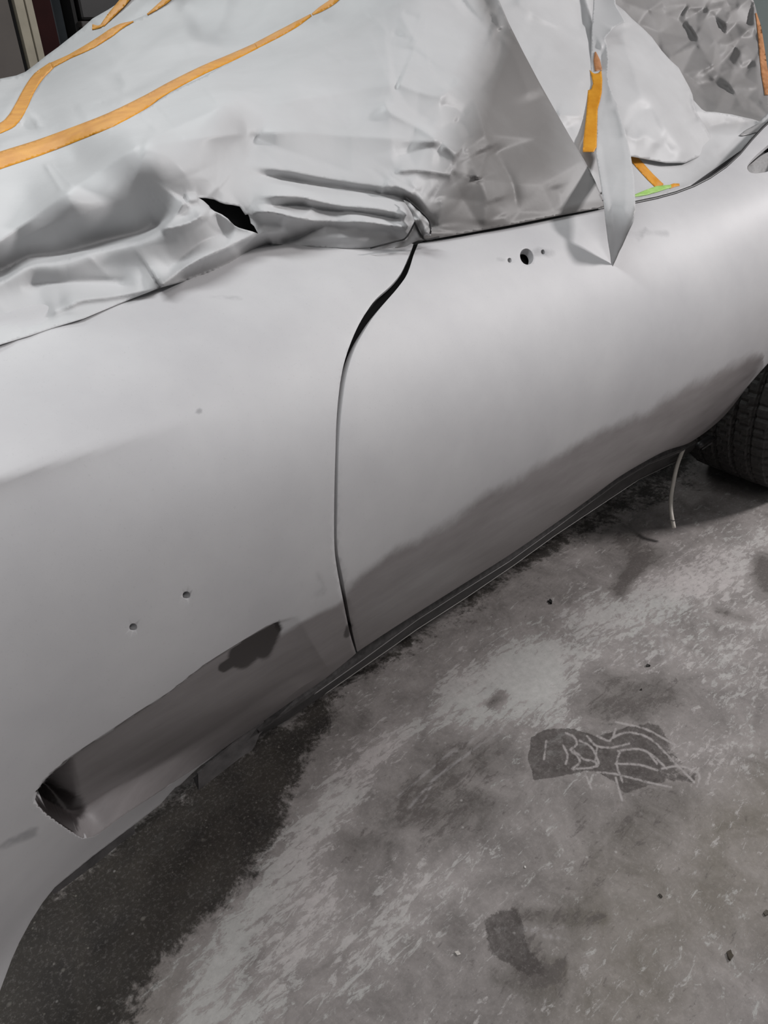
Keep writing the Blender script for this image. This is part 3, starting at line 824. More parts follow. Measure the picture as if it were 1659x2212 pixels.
base = q.mix(q.math('MULTIPLY', q.rmp(OL, 0, 1), .75), base, (.15, .132, .098))
# dust film: smooth veil plus ragged patches
sm = q.rmp(q.math('ADD', D, q.math('MULTIPLY', q.math('SUBTRACT', midn, .5), .9)), .2, .95)
col = q.mix(q.math('MULTIPLY', sm, .60), base, (.56, .515, .505))
rag = q.math('ADD', D, q.math('ADD', q.math('MULTIPLY', q.math('SUBTRACT', strk, .5), 1.7), q.math('MULTIPLY', q.math('SUBTRACT', flake, .5), 1.1)))
rm = q.rmp(rag, .56, .74, 0, 1, True)
lightc = q.mix(q.rmp(big, .4, .6), (.62, .575, .565), (.57, .58, .555))
col = q.mix(q.math('MULTIPLY', rm, .50), col, lightc)
rd = q.rmp(rag, .30, .08, 0, 1, True)
col = q.mix(q.math('MULTIPLY', rd, .62), col, (.085, .072, .068))
col = q.mix(q.math('MULTIPLY', q.rmp(q.math('MULTIPLY', SC, q.rmp(strk, .35, .6)), .2, .8), .45), col, (.42, .40, .40))
# clean dark floor, the sill's shadow painted in with it
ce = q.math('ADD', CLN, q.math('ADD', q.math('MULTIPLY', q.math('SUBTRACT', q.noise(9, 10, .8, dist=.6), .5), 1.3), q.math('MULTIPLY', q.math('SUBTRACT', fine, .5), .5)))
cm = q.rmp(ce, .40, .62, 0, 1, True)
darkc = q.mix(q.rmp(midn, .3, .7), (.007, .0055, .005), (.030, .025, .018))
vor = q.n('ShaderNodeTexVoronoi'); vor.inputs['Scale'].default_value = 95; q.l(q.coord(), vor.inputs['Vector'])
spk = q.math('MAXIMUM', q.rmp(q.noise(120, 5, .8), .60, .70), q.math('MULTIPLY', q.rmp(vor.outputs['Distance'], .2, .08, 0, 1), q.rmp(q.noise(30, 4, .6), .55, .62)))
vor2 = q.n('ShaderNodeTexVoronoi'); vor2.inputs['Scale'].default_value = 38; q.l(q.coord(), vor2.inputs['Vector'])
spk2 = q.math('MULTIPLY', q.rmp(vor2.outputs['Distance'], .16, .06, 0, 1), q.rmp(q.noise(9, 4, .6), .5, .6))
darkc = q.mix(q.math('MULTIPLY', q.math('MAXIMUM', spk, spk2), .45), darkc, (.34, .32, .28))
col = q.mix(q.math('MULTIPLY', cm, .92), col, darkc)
# boot prints
pe = q.math('ADD', PM, q.math('MULTIPLY', q.math('SUBTRACT', q.noise(34, 8, .75), .5), 1.5))
pm = q.rmp(pe, .40, .60, 0, 1, True)
col = q.mix(q.math('MULTIPLY', pm, q.rmp(q.noise(45, 6, .75), .3, .7, 1.0, .5)), col, q.mix(fine, (.030, .024, .022), (.075, .063, .058)))
pl = q.rmp(q.math('MULTIPLY', PL, q.rmp(q.noise(90, 5, .7), .2, .55)), .25, .8)
col = q.mix(q.math('MULTIPLY', pl, .85), col, (.42, .39, .38))
# grit
g1 = q.rmp(q.noise(230, 3, .7), .66, .74)
col = q.mix(q.math('MULTIPLY', g1, .35), col, (.05, .045, .04))
vor3 = q.n('ShaderNodeTexVoronoi'); vor3.inputs['Scale'].default_value = 24; q.l(q.coord(), vor3.inputs['Vector'])
g2 = q.rmp(vor3.outputs['Distance'], .07, .03)
col = q.mix(q.math('MULTIPLY', g2, .5), col, (.5, .48, .46))
col = q.mix(q.rmp(fine, .3, .75, .0, .26), col, (.04, .036, .034))
col = q.mix(q.rmp(q.noise(160, 6, .8), .52, .75, .0, .22), col, (.6, .56, .54))
q.l(col, b.inputs['Base Color'])
b.inputs['Roughness'].default_value = .62; b.inputs['Specular IOR Level'].default_value = .3
q.bump(b, q.math('ADD', q.math('MULTIPLY', fine, .6), q.math('ADD', midn, q.math('MULTIPLY', rm, .2))), .25, .004)
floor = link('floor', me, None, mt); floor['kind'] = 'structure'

# ------------------------------------------------------------------ room behind the car
def box_obj(name, lo, hi, mat, parent=None, bevel=0.0):
    bm = bmesh.new(); boxm(bm, lo, hi); bmesh.ops.recalc_face_normals(bm, faces=bm.faces)
    if bevel: bmesh.ops.bevel(bm, geom=bm.edges[:], offset=bevel, segments=2, affect='EDGES', profile=.6)
    if parent is not None: bmesh.ops.translate(bm, verts=bm.verts, vec=-Vector(parent.location))
    me = bpy.data.meshes.new(name); bm.to_mesh(me); bm.free()
    return link(name, me, parent, mat)
M_wall = simple('pale_green_wall', (.72, .80, .78), .8, 3, amt=.06)
M_wallg = simple('grey_panel_wall', (.13, .115, .105), .8, 4, amt=.12)
for nm, lo, hi, mm in (('wall_back', (-3, 3.4, 0), (6, 3.5, 3), M_wall), ('wall_right', (6, -3, 0), (6.1, 3.5, 3), M_wall)):
    o = box_obj(nm, lo, hi, mm); o['kind'] = 'structure'

# ------------------------------------------------------------------ masking paper
def tps(anchors):
    P = np.array([a[0] for a in anchors], float)/500.0; v = np.array([a[1] for a in anchors], float); n = len(P)
    def K(A, B):
        r2 = ((A[:, None]-B[None])**2).sum(2); return np.where(r2 > 0, .5*r2*np.log(r2+1e-12), 0)
    M_ = np.zeros((n+3, n+3)); M_[:n, :n] = K(P, P)+np.eye(n)*.002; M_[:n, n] = 1; M_[:n, n+1:] = P; M_[n:, :n] = M_[:n, n:].T
    w_ = np.linalg.solve(M_, np.r_[v, 0, 0, 0])
    def f(px):
        q_ = np.asarray(px, float)/500.0
        return K(q_, P)@w_[:n]+w_[n]+q_@w_[n+1:]
    return f
def creases(px, items):
    h = np.zeros(len(px))
    for it in items:
        pts, a, wu, wl = it[:4]; ta, tb = (it[4:6] if len(it) > 5 else (.15, .15))
        line = smooth_line(pts, 4) if len(pts) > 2 else np.array(pts, float)
        lo = line.min(0)-4.5*max(wu, wl); hi = line.max(0)+4.5*max(wu, wl)
        k = ((px >= lo) & (px <= hi)).all(1)
        if not k.any(): continue
        d, s, ar = seg_dist(px[k], line)
        vx, vy = line[-1]-line[0]
        if (abs(vx) >= abs(vy) and vx < 0) or (abs(vy) > abs(vx) and vy > 0): s = -s
        w_ = np.where(s < 0, wu, wl)
        dd = np.sqrt(d*d+6.0)-2.4
        tp = (sst(0, ta, ar) if ta > 0 else 1)*(sst(0, tb, 1-ar) if tb > 0 else 1)
        h[k] += a*.001*tp*np.exp(-np.maximum(dd, 0)/w_)
    return h
def crumple(px, box, n, amp, L, seed, angs=None):
    g = np.random.default_rng(seed); h = np.zeros(len(px)); x0, y0, x1, y1 = box
    for i in range(n):
        c = np.array([g.uniform(x0, x1), g.uniform(y0, y1)]); th = g.uniform(0, math.pi) if angs is None else R(g.choice(angs)+g.normal(0, 14))
        e = np.array([math.cos(th), math.sin(th)]); f_ = np.array([-e[1], e[0]]); q_ = px-c
        u = q_@e; v = q_@f_; l = L*g.uniform(.5, 1.4); wd = l*g.uniform(.10, .35)
        h += g.choice([-1, 1])*amp*.001*g.uniform(.4, 1.2)*np.exp(-(u/l)**2)*np.exp(-(np.sqrt(v*v+4)-2)/np.where(v > 0, wd, wd*g.uniform(.3, 1)))
    return h
from mathutils.geometry import barycentric_transform
def facets(pts, scale=1.0, soft=2.5):
    """crisp paper facets: heights (mm) at hand-placed corners, flat in between"""
    P2 = np.array([(p[0], p[1]) for p in pts], float); Hh = np.array([p[2] for p in pts], float)*.001*scale
    vs, es, fs, ov, oe, of = delaunay_2d_cdt([Vector(p) for p in P2], [], [], 0, 1e-6)
    V_ = np.array([(v.x, v.y) for v in vs]); hv = np.array([Hh[o_[0]] for o_ in ov]); T_ = [f for f in fs if len(f) == 3]
    def one(px):
        out = np.zeros(len(px))
        for f in T_:
            a, b_, c = V_[f[0]], V_[f[1]], V_[f[2]]
            det = (b_[0]-a[0])*(c[1]-a[1])-(b_[1]-a[1])*(c[0]-a[0])
            if abs(det) < 1e-6: continue
            q_ = px-a
            u = (q_[:, 0]*(c[1]-a[1])-q_[:, 1]*(c[0]-a[0]))/det; v = (q_[:, 1]*(b_[0]-a[0])-q_[:, 0]*(b_[1]-a[1]))/det
            k = (u >= -1e-9) & (v >= -1e-9) & (u+v <= 1+1e-9)
            out[k] = (hv[f[0]]*(1-u-v)+hv[f[1]]*u+hv[f[2]]*v)[k]
        return out
    def f(px):
        r = one(px)*2
        for a in range(6):
            r = r+one(px+soft*np.array([math.cos(a*math.pi/3), math.sin(a*math.pi/3)]))
        return r/8
    return f
class Sheet:
    def __init__(s, anchors, items=(), extra=None, z=0.0, k=1.25):
        s.k = k
        s.f = tps(anchors); s.items = list(items); s.extra = extra; s.z = z
    def at(s, px, lift=0.0):
        px = np.asarray(px, float).reshape(-1, 2)
        P = at_y(px, s.f(px)); h = creases(px, s.items)*(s.k(px) if callable(s.k) else s.k)+lift+s.z
        if s.extra is not None: h = h+s.extra(px)
        return P+(CAM-P)/np.linalg.norm(CAM-P, axis=1)[:, None]*h[:, None]
def sheet_obj(name, sh, outline, step, mat, parent=None, holes=(), spray_shade=None, lift=0.0, jit=.12, edge=None, n=1):
    o = resample(outline, step*1.1, True)
    if edge: o = o+rng.normal(0, edge, o.shape)
    V2, Fc = cdt(o, step, [np.asarray(h) for h in holes], jitter=jit)
    P = sh.at(V2, lift); Fc = orient(P, Fc)
    at = {'spray_shade': spray_shade(V2) if spray_shade else np.zeros(len(V2))}
    ob = mesh(name, P, Fc, parent, mat, True, at)
    so = ob.modifiers.new('thickness', 'SOLIDIFY'); so.thickness = .0005; so.offset = -1
    return ob
def body_Y(px): return hull_at(px)[:, 1]
# --- the large sheet in front: over the fender and up over the side window
lowedge = [(-90,790),(0,744),(60,726),(120,706),(180,688),(260,655),(345,622),(420,602),(480,580),(530,557),(565,538),(588,527),(620,529),(680,534),(760,537),(830,535),(862,529),(893,524)]
_bY = body_Y([(0,744),(180,688),(345,622),(480,580),(588,527),(760,537),(893,526)])
A1 = [((0,744),_bY[0]+.000),((180,688),_bY[1]+.000),((345,622),_bY[2]+.000),((480,580),_bY[3]-.0),((588,527),_bY[4]-.001),((760,537),_bY[5]-.001),((893,526),_bY[6]+.002),
      ((-90,790),_bY[0]-.01),((-80,640),.10),((0,612),.10),((63,579),.10),((224,543),.085),((350,500),.062),((420,472),.055),((-60,545),.10),((0,522),.093),((150,420),.090),((295,318),.105),((480,230),.165),((140,500),.086),((300,420),.075),((430,380),.07),((600,450),.05),((800,450),.03),((905,500),.015),
      ((0,350),.32),((-90,350),.35),((0,270),.52),((0,172),1.0),((-90,185),1.05),((55,155),1.05),((150,70),1.1),((270,0),1.05),((300,-110),1.05),
      ((150,250),.42),((350,180),.45),((160,345),.25),((330,262),.23),((60,430),.17),((500,100),.62),((720,0),.52),((740,-110),.54),((520,300),.145),((620,180),.265),((720,300),.13),((850,330),.075),((850,200),.16),
      ((900,60),.30),((900,0),.35),((980,-110),.37),((1040,0),.32),((1080,0),.30),((1060,150),.19),((1010,330),.07),((1000,495),.018),((1100,478),.018),((1200,458),.018),((1306,440),.018),
      ((1200,240),.14),((1240,340),.07),((1120,300),.10),((1100,100),.235),((1160,380),.05)]
C1 = [
 # seam ridge right of the long tape, then the broad crest falling to the lower left
 ([(0,340),(160,290),(320,225),(480,140),(600,75),(720,0)], 9, 26, 30, 0, 0),
 ([(-60,560),(0,522),(90,455),(190,385),(295,318),(380,275),(480,230),(600,160),(723,87),(830,20),(940,-30)], 8, 22, 30, 0, .05),
 ([(300,316),(380,350),(430,430)], 4, 30, 40, .1, .4),
 # fans of the big facets
 ([(560,232),(640,214),(700,205),(790,190),(858,180)], 13, 60, 22, .3, .05), ([(858,180),(905,198),(950,206),(972,186)], 13, 40, 16, .05, .1),
 ([(540,290),(630,285),(720,292),(830,298),(955,309)], 13, 18, 42, .15, .05), ([(295,318),(420,300),(535,289)], 7, 30, 40, .2, .1),
 ([(535,289),(600,320),(700,352),(790,382)], -7, 30, 30, .1, .3),
 ([(832,205),(838,238),(880,262),(931,292),(994,333)], 15, 12, 18, .15, .03),
 ([(850,180),(885,230),(940,270)], -5, 20, 20), ([(955,309),(985,345),(975,378)], 7, 14, 10),
 ([(845,345),(890,330),(950,314)], -6, 14, 12), ([(846,372),(900,366),(978,378)], 9, 14, 8, .2, .03),
 ([(832,407),(855,402),(878,412),(893,426)], 7, 9, 6), ([(820,420),(838,395),(850,384)], 5, 8, 8),
 ([(880,380),(905,420),(925,470)], 6, 14, 12), ([(948,425),(955,450),(940,490)], 5, 8, 8),
 # deep fold running to the mirror-side knot
 ([(520,372),(610,386),(692,400),(772,411),(877,430),(928,478),(932,505)], -20, 20, 10, .25, .05),
 ([(500,352),(600,366),(700,384),(780,398),(870,412),(915,440),(940,478)], 9, 26, 12, .3, .1),
 ([(535,428),(600,423),(662,428),(730,445),(814,452),(888,468)], 14, 14, 12, .25, .05),
 ([(560,452),(640,441),(700,452),(780,458),(880,476)], -12, 8, 8, .2, .1),
 ([(538,470),(561,457),(610,462),(662,475),(730,480),(793,480),(877,490),(897,470)], 16, 10, 8, .1, .1),
 ([(600,478),(655,468),(675,446),(652,436)], 6, 8, 8),
 ([(600,524),(645,512),(700,485),(760,480)], -9, 10, 9, .1, .2), ([(700,485),(740,488),(790,480)], -4, 6, 8),
 ([(640,520),(720,512),(800,520),(860,518)], 4, 12, 10), ([(850,480),(880,505),(892,520)], 7, 8, 8),
 # folded hem over the fender
 ([(345,619),(395,582),(440,556),(480,538),(557,507),(640,497)], 15, 22, 15, .02, .1),
 ([(380,612),(470,580),(540,545),(590,524)], -7, 12, 10, .1, .05),
 ([(-60,632),(0,611),(63,575),(123,566),(224,540),(299,523),(347,498),(411,480),(458,448)], 19, 16, 70, 0, .06),
 ([(-60,600),(0,585),(60,556),(130,548),(230,520),(310,500),(360,474),(400,440)], -20, 40, 14, 0, .2),
 ([(402,432),(375,470),(345,500)], 8, 16, 10, .1, .2), ([(402,434),(430,428)], 4, 8, 8),
 ([(456,452),(500,478),(555,506)], 6, 12, 18, .1, .1), ([(440,470),(460,495),(500,520)], -5, 16, 12),
 ([(350,600),(390,560),(440,520),(500,505)], -5, 26, 20), ([(40,618),(120,612),(200,610),(300,618)], -5, 22, 14),
 ([(100,680),(150,660),(178,648),(240,640),(345,622)], 5, 12, 8, .1, .1), ([(-60,700),(60,670),(160,655)], -4, 24, 20),
 # right part against the window
 ([(979,166),(1022,212),(1036,250),(1048,292),(1062,322)], 13, 36, 7, .1, .05), ([(1062,322),(1090,365),(1108,398),(1118,458)], -8, 16, 12, .1, .2),
 ([(985,262),(1008,322),(1033,386)], 6, 10, 14, .2, .02), ([(1033,386),(1045,345),(1055,315)], 6, 14, 8, .02, .2),
 ([(980,262),(1000,272),(1015,300)], -7, 7, 9), ([(950,225),(985,235),(1010,250)], -4, 8, 8),
 ([(985,-20),(1010,18),(1045,52),(1072,66)], -26, 20, 26, 0, .15), ([(960,-20),(1000,30),(1040,58),(1075,64)], 8, 24, 10, 0, .1),
 ([(1070,62),(1082,100),(1068,150),(1040,190),(1022,212)], -10, 30, 16, .1, .2), ([(1045,20),(1066,30),(1082,66)], 6, 8, 8),
 ([(1075,70),(1110,120),(1150,220)], 6, 20, 30), ([(1040,380),(1050,430),(1045,490)], 5, 20, 20), ([(1070,430),(1085,470)], -4, 14, 14),
 ([(1200,400),(1210,430),(1215,455)], -3, 12, 12), ([(600,-40),(560,40),(480,110)], 5, 40, 40), ([(690,40),(740,80)], 3, 6, 6),
 ([(865,60),(895,110),(900,170)], 5, 20, 26), ([(845,70),(892,88)], -4, 7, 8), ([(865,30),(880,60),(905,100)], 4, 8, 14), ([(905,40),(870,28)], -3, 6, 6),
 # nearly parallel creases pressed in the roll
 ([(630,50),(660,75)], 2.0, 4, 4), ([(580,95),(616,128)], 2.5, 4, 4), ([(685,92),(750,140)], 1.6, 3, 3), ([(790,20),(842,78)], 1.4, 3, 3),
 ([(300,240),(345,290)], 2.6, 4, 5), ([(312,246),(330,268)], -2, 3, 3), ([(96,350),(135,415)], 2.6, 4, 5), ([(108,348),(160,405)], 2, 4, 4), ([(440,185),(475,225)], 2.4, 4, 4),
 # background half of the hood paper
 ([(0,310),(130,268),(250,225),(350,178),(440,140)], 10, 14, 26, 0, .3), ([(0,290),(120,250),(260,205),(420,120)], -8, 20, 16, 0, .2),
 ([(160,240),(220,215),(260,212),(285,230)], 6, 10, 24), ([(55,235),(75,255),(85,275)], 9, 6, 6), ([(40,265),(60,275),(80,270)], -10, 6, 6), ([(58,232),(90,262)], -6, 5, 5),
 ([(225,180),(260,130),(330,100),(430,50)], 10, 50, 60), ([(255,160),(270,180),(262,205)], 4, 10, 10), ([(420,-20),(380,40),(300,110),(210,180)], -8, 40, 50),
 ([(500,-30),(470,60),(400,120)], 7, 50, 50), ([(0,265),(30,210),(75,155),(120,128),(200,82),(270,45),(360,-30)], 13, 30, 30, 0, 0),
 ([(0,215),(60,170),(130,105),(220,55),(300,0)], -9, 24, 24, 0, 0), ([(205,60),(250,20),(280,-20)], 8, 20, 20, .1, 0), ([(100,130),(190,115),(260,80)], -3, 20, 20),
]
_fs1 = facets([(870,-60,0),(992,-20,6),(1048,55,12),(1075,62,-12),(1036,-20,-14),(1074,80,0),(1064,150,-9),(1022,212,6),(975,165,15),(950,206,17),(905,198,8),(858,180,13),(900,262,-5),(955,282,-3),
  (994,333,15),(931,292,14),(838,238,6),(985,262,2),(1033,386,15),(1048,292,13),(1078,325,-7),(1122,458,-7),(1108,398,2),(1000,430,-5),(978,378,12),(900,366,4),(846,372,0),(850,345,5),
  (780,330,0),(780,60,0),(790,190,4),(700,205,0),(900,100,5),(980,505,0),(1100,484,0),(1200,462,0),(1310,440,0),(1200,240,4),(1130,112,4),(1080,-60,0),(1262,345,3),(1160,300,-3),(1170,400,4),(1060,440,8),(940,500,0),(920,425,3),(880,330,-2),(780,500,0),(1400,200,0),(1045,500,-3),(860,60,8),(895,110,-3),(850,100,3),(1215,420,-4)], 1.0)
def ex1(px):
    return _fs1(px)*sst(780, 850, px[:, 0])+crumple(px, (560, 40, 1100, 520), 30, 1.0, 50, 11)+crumple(px, (0, 60, 900, 720), 50, 1.8, 90, 5)+crumple(px, (820, 380, 950, 520), 26, 2.6, 22, 8)+crumple(px, (580, 420, 900, 535), 22, 1.8, 40, 9, [5, -10, 20])
S1 = Sheet(A1, C1, ex1, 0.0, lambda px: 1.25+1.15*(1-sst(430, 760, px[:, 0])))
tear = [(429,427),(446,428),(463,431),(475,437),(487,441),(503,443),(518,446),(524,455),(530,464),(536,463),(539,470),(542,482),(549,488),(554,497),(558,505),(545,500),(530,496),(516,492),(506,487),(498,479),(492,472),(479,463),(463,456),(455,450),(451,444),(440,434)]
seamA = [(-90,384),(0,356),(80,334),(160,304),(230,277),(320,232),(370,198),(440,165),(520,120),(570,85),(625,55),(680,28),(720,4),(770,-110)]
diag = [(1060,-110),(1078,0),(1098,48),(1130,112),(1165,178),(1200,240),(1232,296),(1262,345),(1285,390),(1300,425),(1308,446)]
out1 = lowedge+[(905,520),(925,519),(1000,505),(1100,487),(1200,467),(1300,449),(1308,446)]+diag[::-1][1:]+[(900,-110)]+seamA[::-1]
def spray_shade1(px):
    v = .62*sst(935, 1075, px[:, 0]+.35*(px[:, 1]-250))  # window side greyer: overspray plus its weaker light, both in the colour
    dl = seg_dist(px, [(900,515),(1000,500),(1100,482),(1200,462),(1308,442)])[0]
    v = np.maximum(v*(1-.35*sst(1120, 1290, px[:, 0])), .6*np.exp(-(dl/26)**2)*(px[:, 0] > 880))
    for ln, wd, st in (([(880,430),(925,480),(930,515)], 12, .5), ([(600,525),(700,487),(850,520)], 14, .25), ([(350,620),(470,572),(580,530)], 16, .28), ([(1045,-20),(1075,60),(1070,150)], 26, .45), ([(1000,505),(1040,250)], 40, .45)):  # fold valleys and hem underside: their shade painted in as grey
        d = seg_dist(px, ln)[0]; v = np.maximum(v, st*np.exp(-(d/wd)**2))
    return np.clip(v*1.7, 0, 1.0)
p1 = sheet_obj('masking_paper', S1, out1, 4.3, M_paper, None, [tear], spray_shade1)
tag(p1, 'large white masking paper with a torn hole draped over the fender and front side window', 'masking paper', 'sheets of masking paper')
# --- hood sheets behind the long seam
seamB = [(-90,300),(0,278),(30,262),(52,232),(78,190),(100,160),(130,133),(180,108),(230,75),(280,47),(320,30),(360,5),(410,-110)]
out2 = [(x+6, y+13) for x, y in seamA]+[(600,-110)]+seamB[::-1]
p2 = sheet_obj('masking_paper', S1, out2, 7, M_paper, None, (), None, -.0025)
tag(p2, 'smooth white masking paper over the hood between the two long orange tape seams', 'masking paper', 'sheets of masking paper')
out3 = [(x+5, y+9) for x, y in seamB]+[(330,-110)]+[(285,-14),(262,2),(235,20),(200,40),(178,60),(150,82),(125,102),(100,120),(75,140),(55,155),(35,163),(15,167),(0,170),(-90,186)]
p3 = sheet_obj('masking_paper', S1, out3, 7, M_paper, None, (), None, -.005)
tag(p3, 'farthest white masking paper on the hood, in front of the dark tool case', 'masking paper', 'sheets of masking paper')
def tape(name, sh, c, wd, parent, mat, lift=.0016, label=None, sub=3, step=4.5):
    """strip of tape along a centre line; wd = widths in photo pixels"""
    L = smooth_line(c, sub) if len(c) > 2 else np.array(c, float)
    wv = np.interp(np.linspace(0, 1, len(L)), np.linspace(0, 1, len(wd)), wd)
    T = np.gradient(L, axis=0); T /= np.linalg.norm(T, axis=1)[:, None]; N = np.stack([-T[:, 1], T[:, 0]], 1)
    poly = np.vstack([L+N*wv[:, None]/2, (L-N*wv[:, None]/2)[::-1]])
    V2, Fc = cdt(resample(poly, step, True), step, jitter=.1)
    P = sh.at(V2, lift); Fc = orient(P, Fc)
    o = mesh(name, P, Fc, parent, mat, True)
    so = o.modifiers.new('thickness', 'SOLIDIFY'); so.thickness = .0004; so.offset = -1
    if label: o['label'] = label
    return o
tape('tape', S1, [(-90,378),(0,346),(80,320),(160,290),(240,258),(310,222),(335,206),(375,183),(440,150),(500,124),(555,98)], [42,36,34,32,31,27,22,20,18,16,13], p1, M_tape, label='orange tape')
tape('tape', S1, [(552,99),(600,74),(640,52),(672,32)], [13,14,12,5], p1, M_tape, .0018)
tape('tape', S1, [(674,31),(692,20),(722,0),(760,-40)], [4,11,14,14], p1, M_tape, .0018)
tape('tape', S1, [(-60,305),(0,277),(24,262),(42,236),(62,196),(82,166),(112,140)], [18,20,26,27,24,22,14], p2, M_tape, label='orange tape')
tape('tape', S1, [(111,141),(150,122),(200,96),(240,70),(262,56),(288,46)], [12,9,15,16,11,2], p2, M_tape)
tape('tape', S1, [(318,31),(340,15),(365,-6),(390,-40)], [3,9,14,14], p2, M_tape)
tape('tape', S1, [(221,54),(240,32),(262,8),(285,-20)], [8,14,17,17], p3, M_tape, .003, label='orange tape')
tape('tape', S1, [(199,58),(212,58),(224,52)], [12,6,5], p3, M_tape, .003)
# black lining showing through the tear
S_in = Sheet(A1, [], None, -.03)
cowl = sheet_obj('cowl_lining', S_in, [(400,410),(580,430),(590,520),(450,480)], 12, M_black, car)
cowl['label'] = 'black lining seen through the torn paper'

# --- knot of crumpled dark paper at the foot of the windscreen pillar
knot = Sheet([((880,430),.02),((930,470),.0),((940,510),.0),((900,520),.0),((860,527),.005),((800,536),.01),((905,470),-.002)],
   [([(880,438),(905,470),(925,508)], 8, 6, 5, .05, .05), ([(897,470),(885,500),(870,520)], 7, 5, 5, .05, .05), ([(905,465),(928,485),(928,498),(912,508)], 6, 5, 4), ([(920,508),(928,495),(930,510)], 6, 4, 4), ([(800,534),(850,522),(880,512)], 3, 5, 5)],
   lambda px: crumple(px, (860, 430, 940, 525), 34, 2.4, 14, 3), .004)
kn = sheet_obj('masking_paper', knot, [(872,432),(884,436),(905,452),(922,468),(929,484),(930,500),(931,511),(921,508),(916,512),(911,517),(903,519),(893,524),(876,533),(858,536),(800,537),(830,528),(858,520),(878,516),(888,498),(896,478),(888,458)], 2.6, M_paper, None, (), lambda px: np.clip(.42+.3*np.sin(px[:, 0]*.21+px[:, 1]*.17), .1, .75))
tag(kn, 'small crumpled grey-stained paper knot where fender, door and windscreen pillar meet', 'masking paper', 'sheets of masking paper')
tube('knot_edge', knot.at(smooth_line([(877,428),(890,440),(912,460),(926,476),(930,490),(930,504)], 3), .002), .0012, kn, M_black, 6)
tube('knot_edge', knot.at(smooth_line([(896,480),(903,497),(912,512),(922,518),(948,512)], 3), .003), .0013, kn, M_black, 6)
tube('knot_edge', knot.at(smooth_line([(800,536),(830,528),(856,521),(874,516),(886,500),(896,480)], 3), .002), .0011, kn, M_black, 6)

# --- paper over the door glass, behind the large sheet
A2 = [((1060,-110),.40),((1200,-110),.41),((1320,-110),.42),((1320,0),.40),((1430,110),.29),((1500,200),.21),((1555,330),.108),((1480,350),.088),((1400,350),.088),((1365,340),.092),((1310,440),.035),((1300,300),.12),((1200,200),.20),((1100,0),.36),((1200,60),.32),((1300,120),.27),((1400,200),.19),((1480,300),.11)]
C2 = [
 ([(1110,-10),(1130,12),(1170,38),(1220,62),(1262,88),(1285,98)], 10, 40, 14, .1, .2), ([(1130,40),(1200,60),(1270,66)], -3, 16, 30), ([(1240,-10),(1250,20),(1262,60)], -6, 8, 12), ([(1262,-20),(1275,30),(1280,70)], 7, 8, 8),
 ([(1320,0),(1345,40),(1352,60)], 8, 10, 10), ([(1338,60),(1362,130),(1380,190),(1400,240)], 10, 16, 14, .1, .3), ([(1348,70),(1390,70),(1425,105)], -5, 20, 16),
 ([(1375,236),(1405,240),(1430,300),(1460,345)], -6, 12, 14), ([(1345,285),(1375,300),(1395,292),(1430,318)], 8, 12, 16, .1, .2),
 ([(1380,180),(1440,280),(1500,360)], 9, 26, 20, .2, .3), ([(1467,256),(1500,300),(1540,335)], -5, 16, 12), ([(1497,190),(1497,225),(1520,265),(1552,330)], 7, 14, 6, .1, .02), ([(1490,195),(1492,230),(1510,262)], -9, 7, 5),
 ([(1200,240),(1225,248),(1262,250)], 8, 8, 12), ([(1222,262),(1240,300),(1285,345)], -4, 16, 16), ([(1150,120),(1200,140),(1270,180)], 3, 30, 30),
]
S2 = Sheet(A2, C2, lambda px: crumple(px, (1100, 0, 1560, 420), 26, 1.3, 110, 21), 0.0, 1.6)
_f2 = facets([(1000,-80,0),(1078,0,0),(1130,12,4),(1170,38,10),(1262,88,12),(1285,98,8),(1200,20,-2),(1260,60,-8),(1240,-40,0),(1320,-20,0),(1338,60,8),(1372,150,2),(1362,228,14),(1316,195,2),(1375,236,-4),(1395,205,10),(1470,160,2),(1430,110,0),(1395,290,4),(1375,300,14),(1345,285,2),(1430,320,-6),(1440,250,12),(1470,258,-2),(1500,305,-6),(1553,331,0),(1497,205,8),(1490,240,-3),(1480,350,4),(1400,360,0),(1365,340,4),(1300,440,0),(1262,345,0),(1225,248,6),(1262,262,-5),(1200,240,0),(1130,112,0),(1200,140,3),(1270,180,6),(1580,420,0),(1560,-60,0),(1500,120,0)], .55, 6)
S2.extra = lambda px: _f2(px)+crumple(px, (1100, 0, 1560, 420), 26, 1.0, 110, 21)
out4 = [(x-14, y+6) for x, y in diag]+[(1330,440),(1372,432),(1400,402),(1440,385),(1480,352),(1520,334),(1553,331),(1545,312),(1527,280),(1513,256),(1503,240),(1499,222),(1496,205),(1490,190),(1466,146),(1448,130),(1430,110),(1408,80),(1390,62),(1365,40),(1350,24),(1325,4),(1312,-20),(1300,-110)]
out4b = [(x-16, y+8) for x, y in diag[:-2]]+[(1290,420),(1330,400),(1364,338),(1400,345),(1440,352),(1480,352),(1520,334),(1553,331)]+out4[out4.index((1553,331))+1:]
p4 = sheet_obj('masking_paper', S2, out4b, 5, M_paper, None, (), lambda px: .10*np.exp(-(seg_dist(px, [(1497,200),(1497,235),(1552,330)])[0]/18)**2)+.04)
tag(p4, 'thin white masking paper over the door window, its pointed lower corner loose', 'masking paper', 'sheets of masking paper')
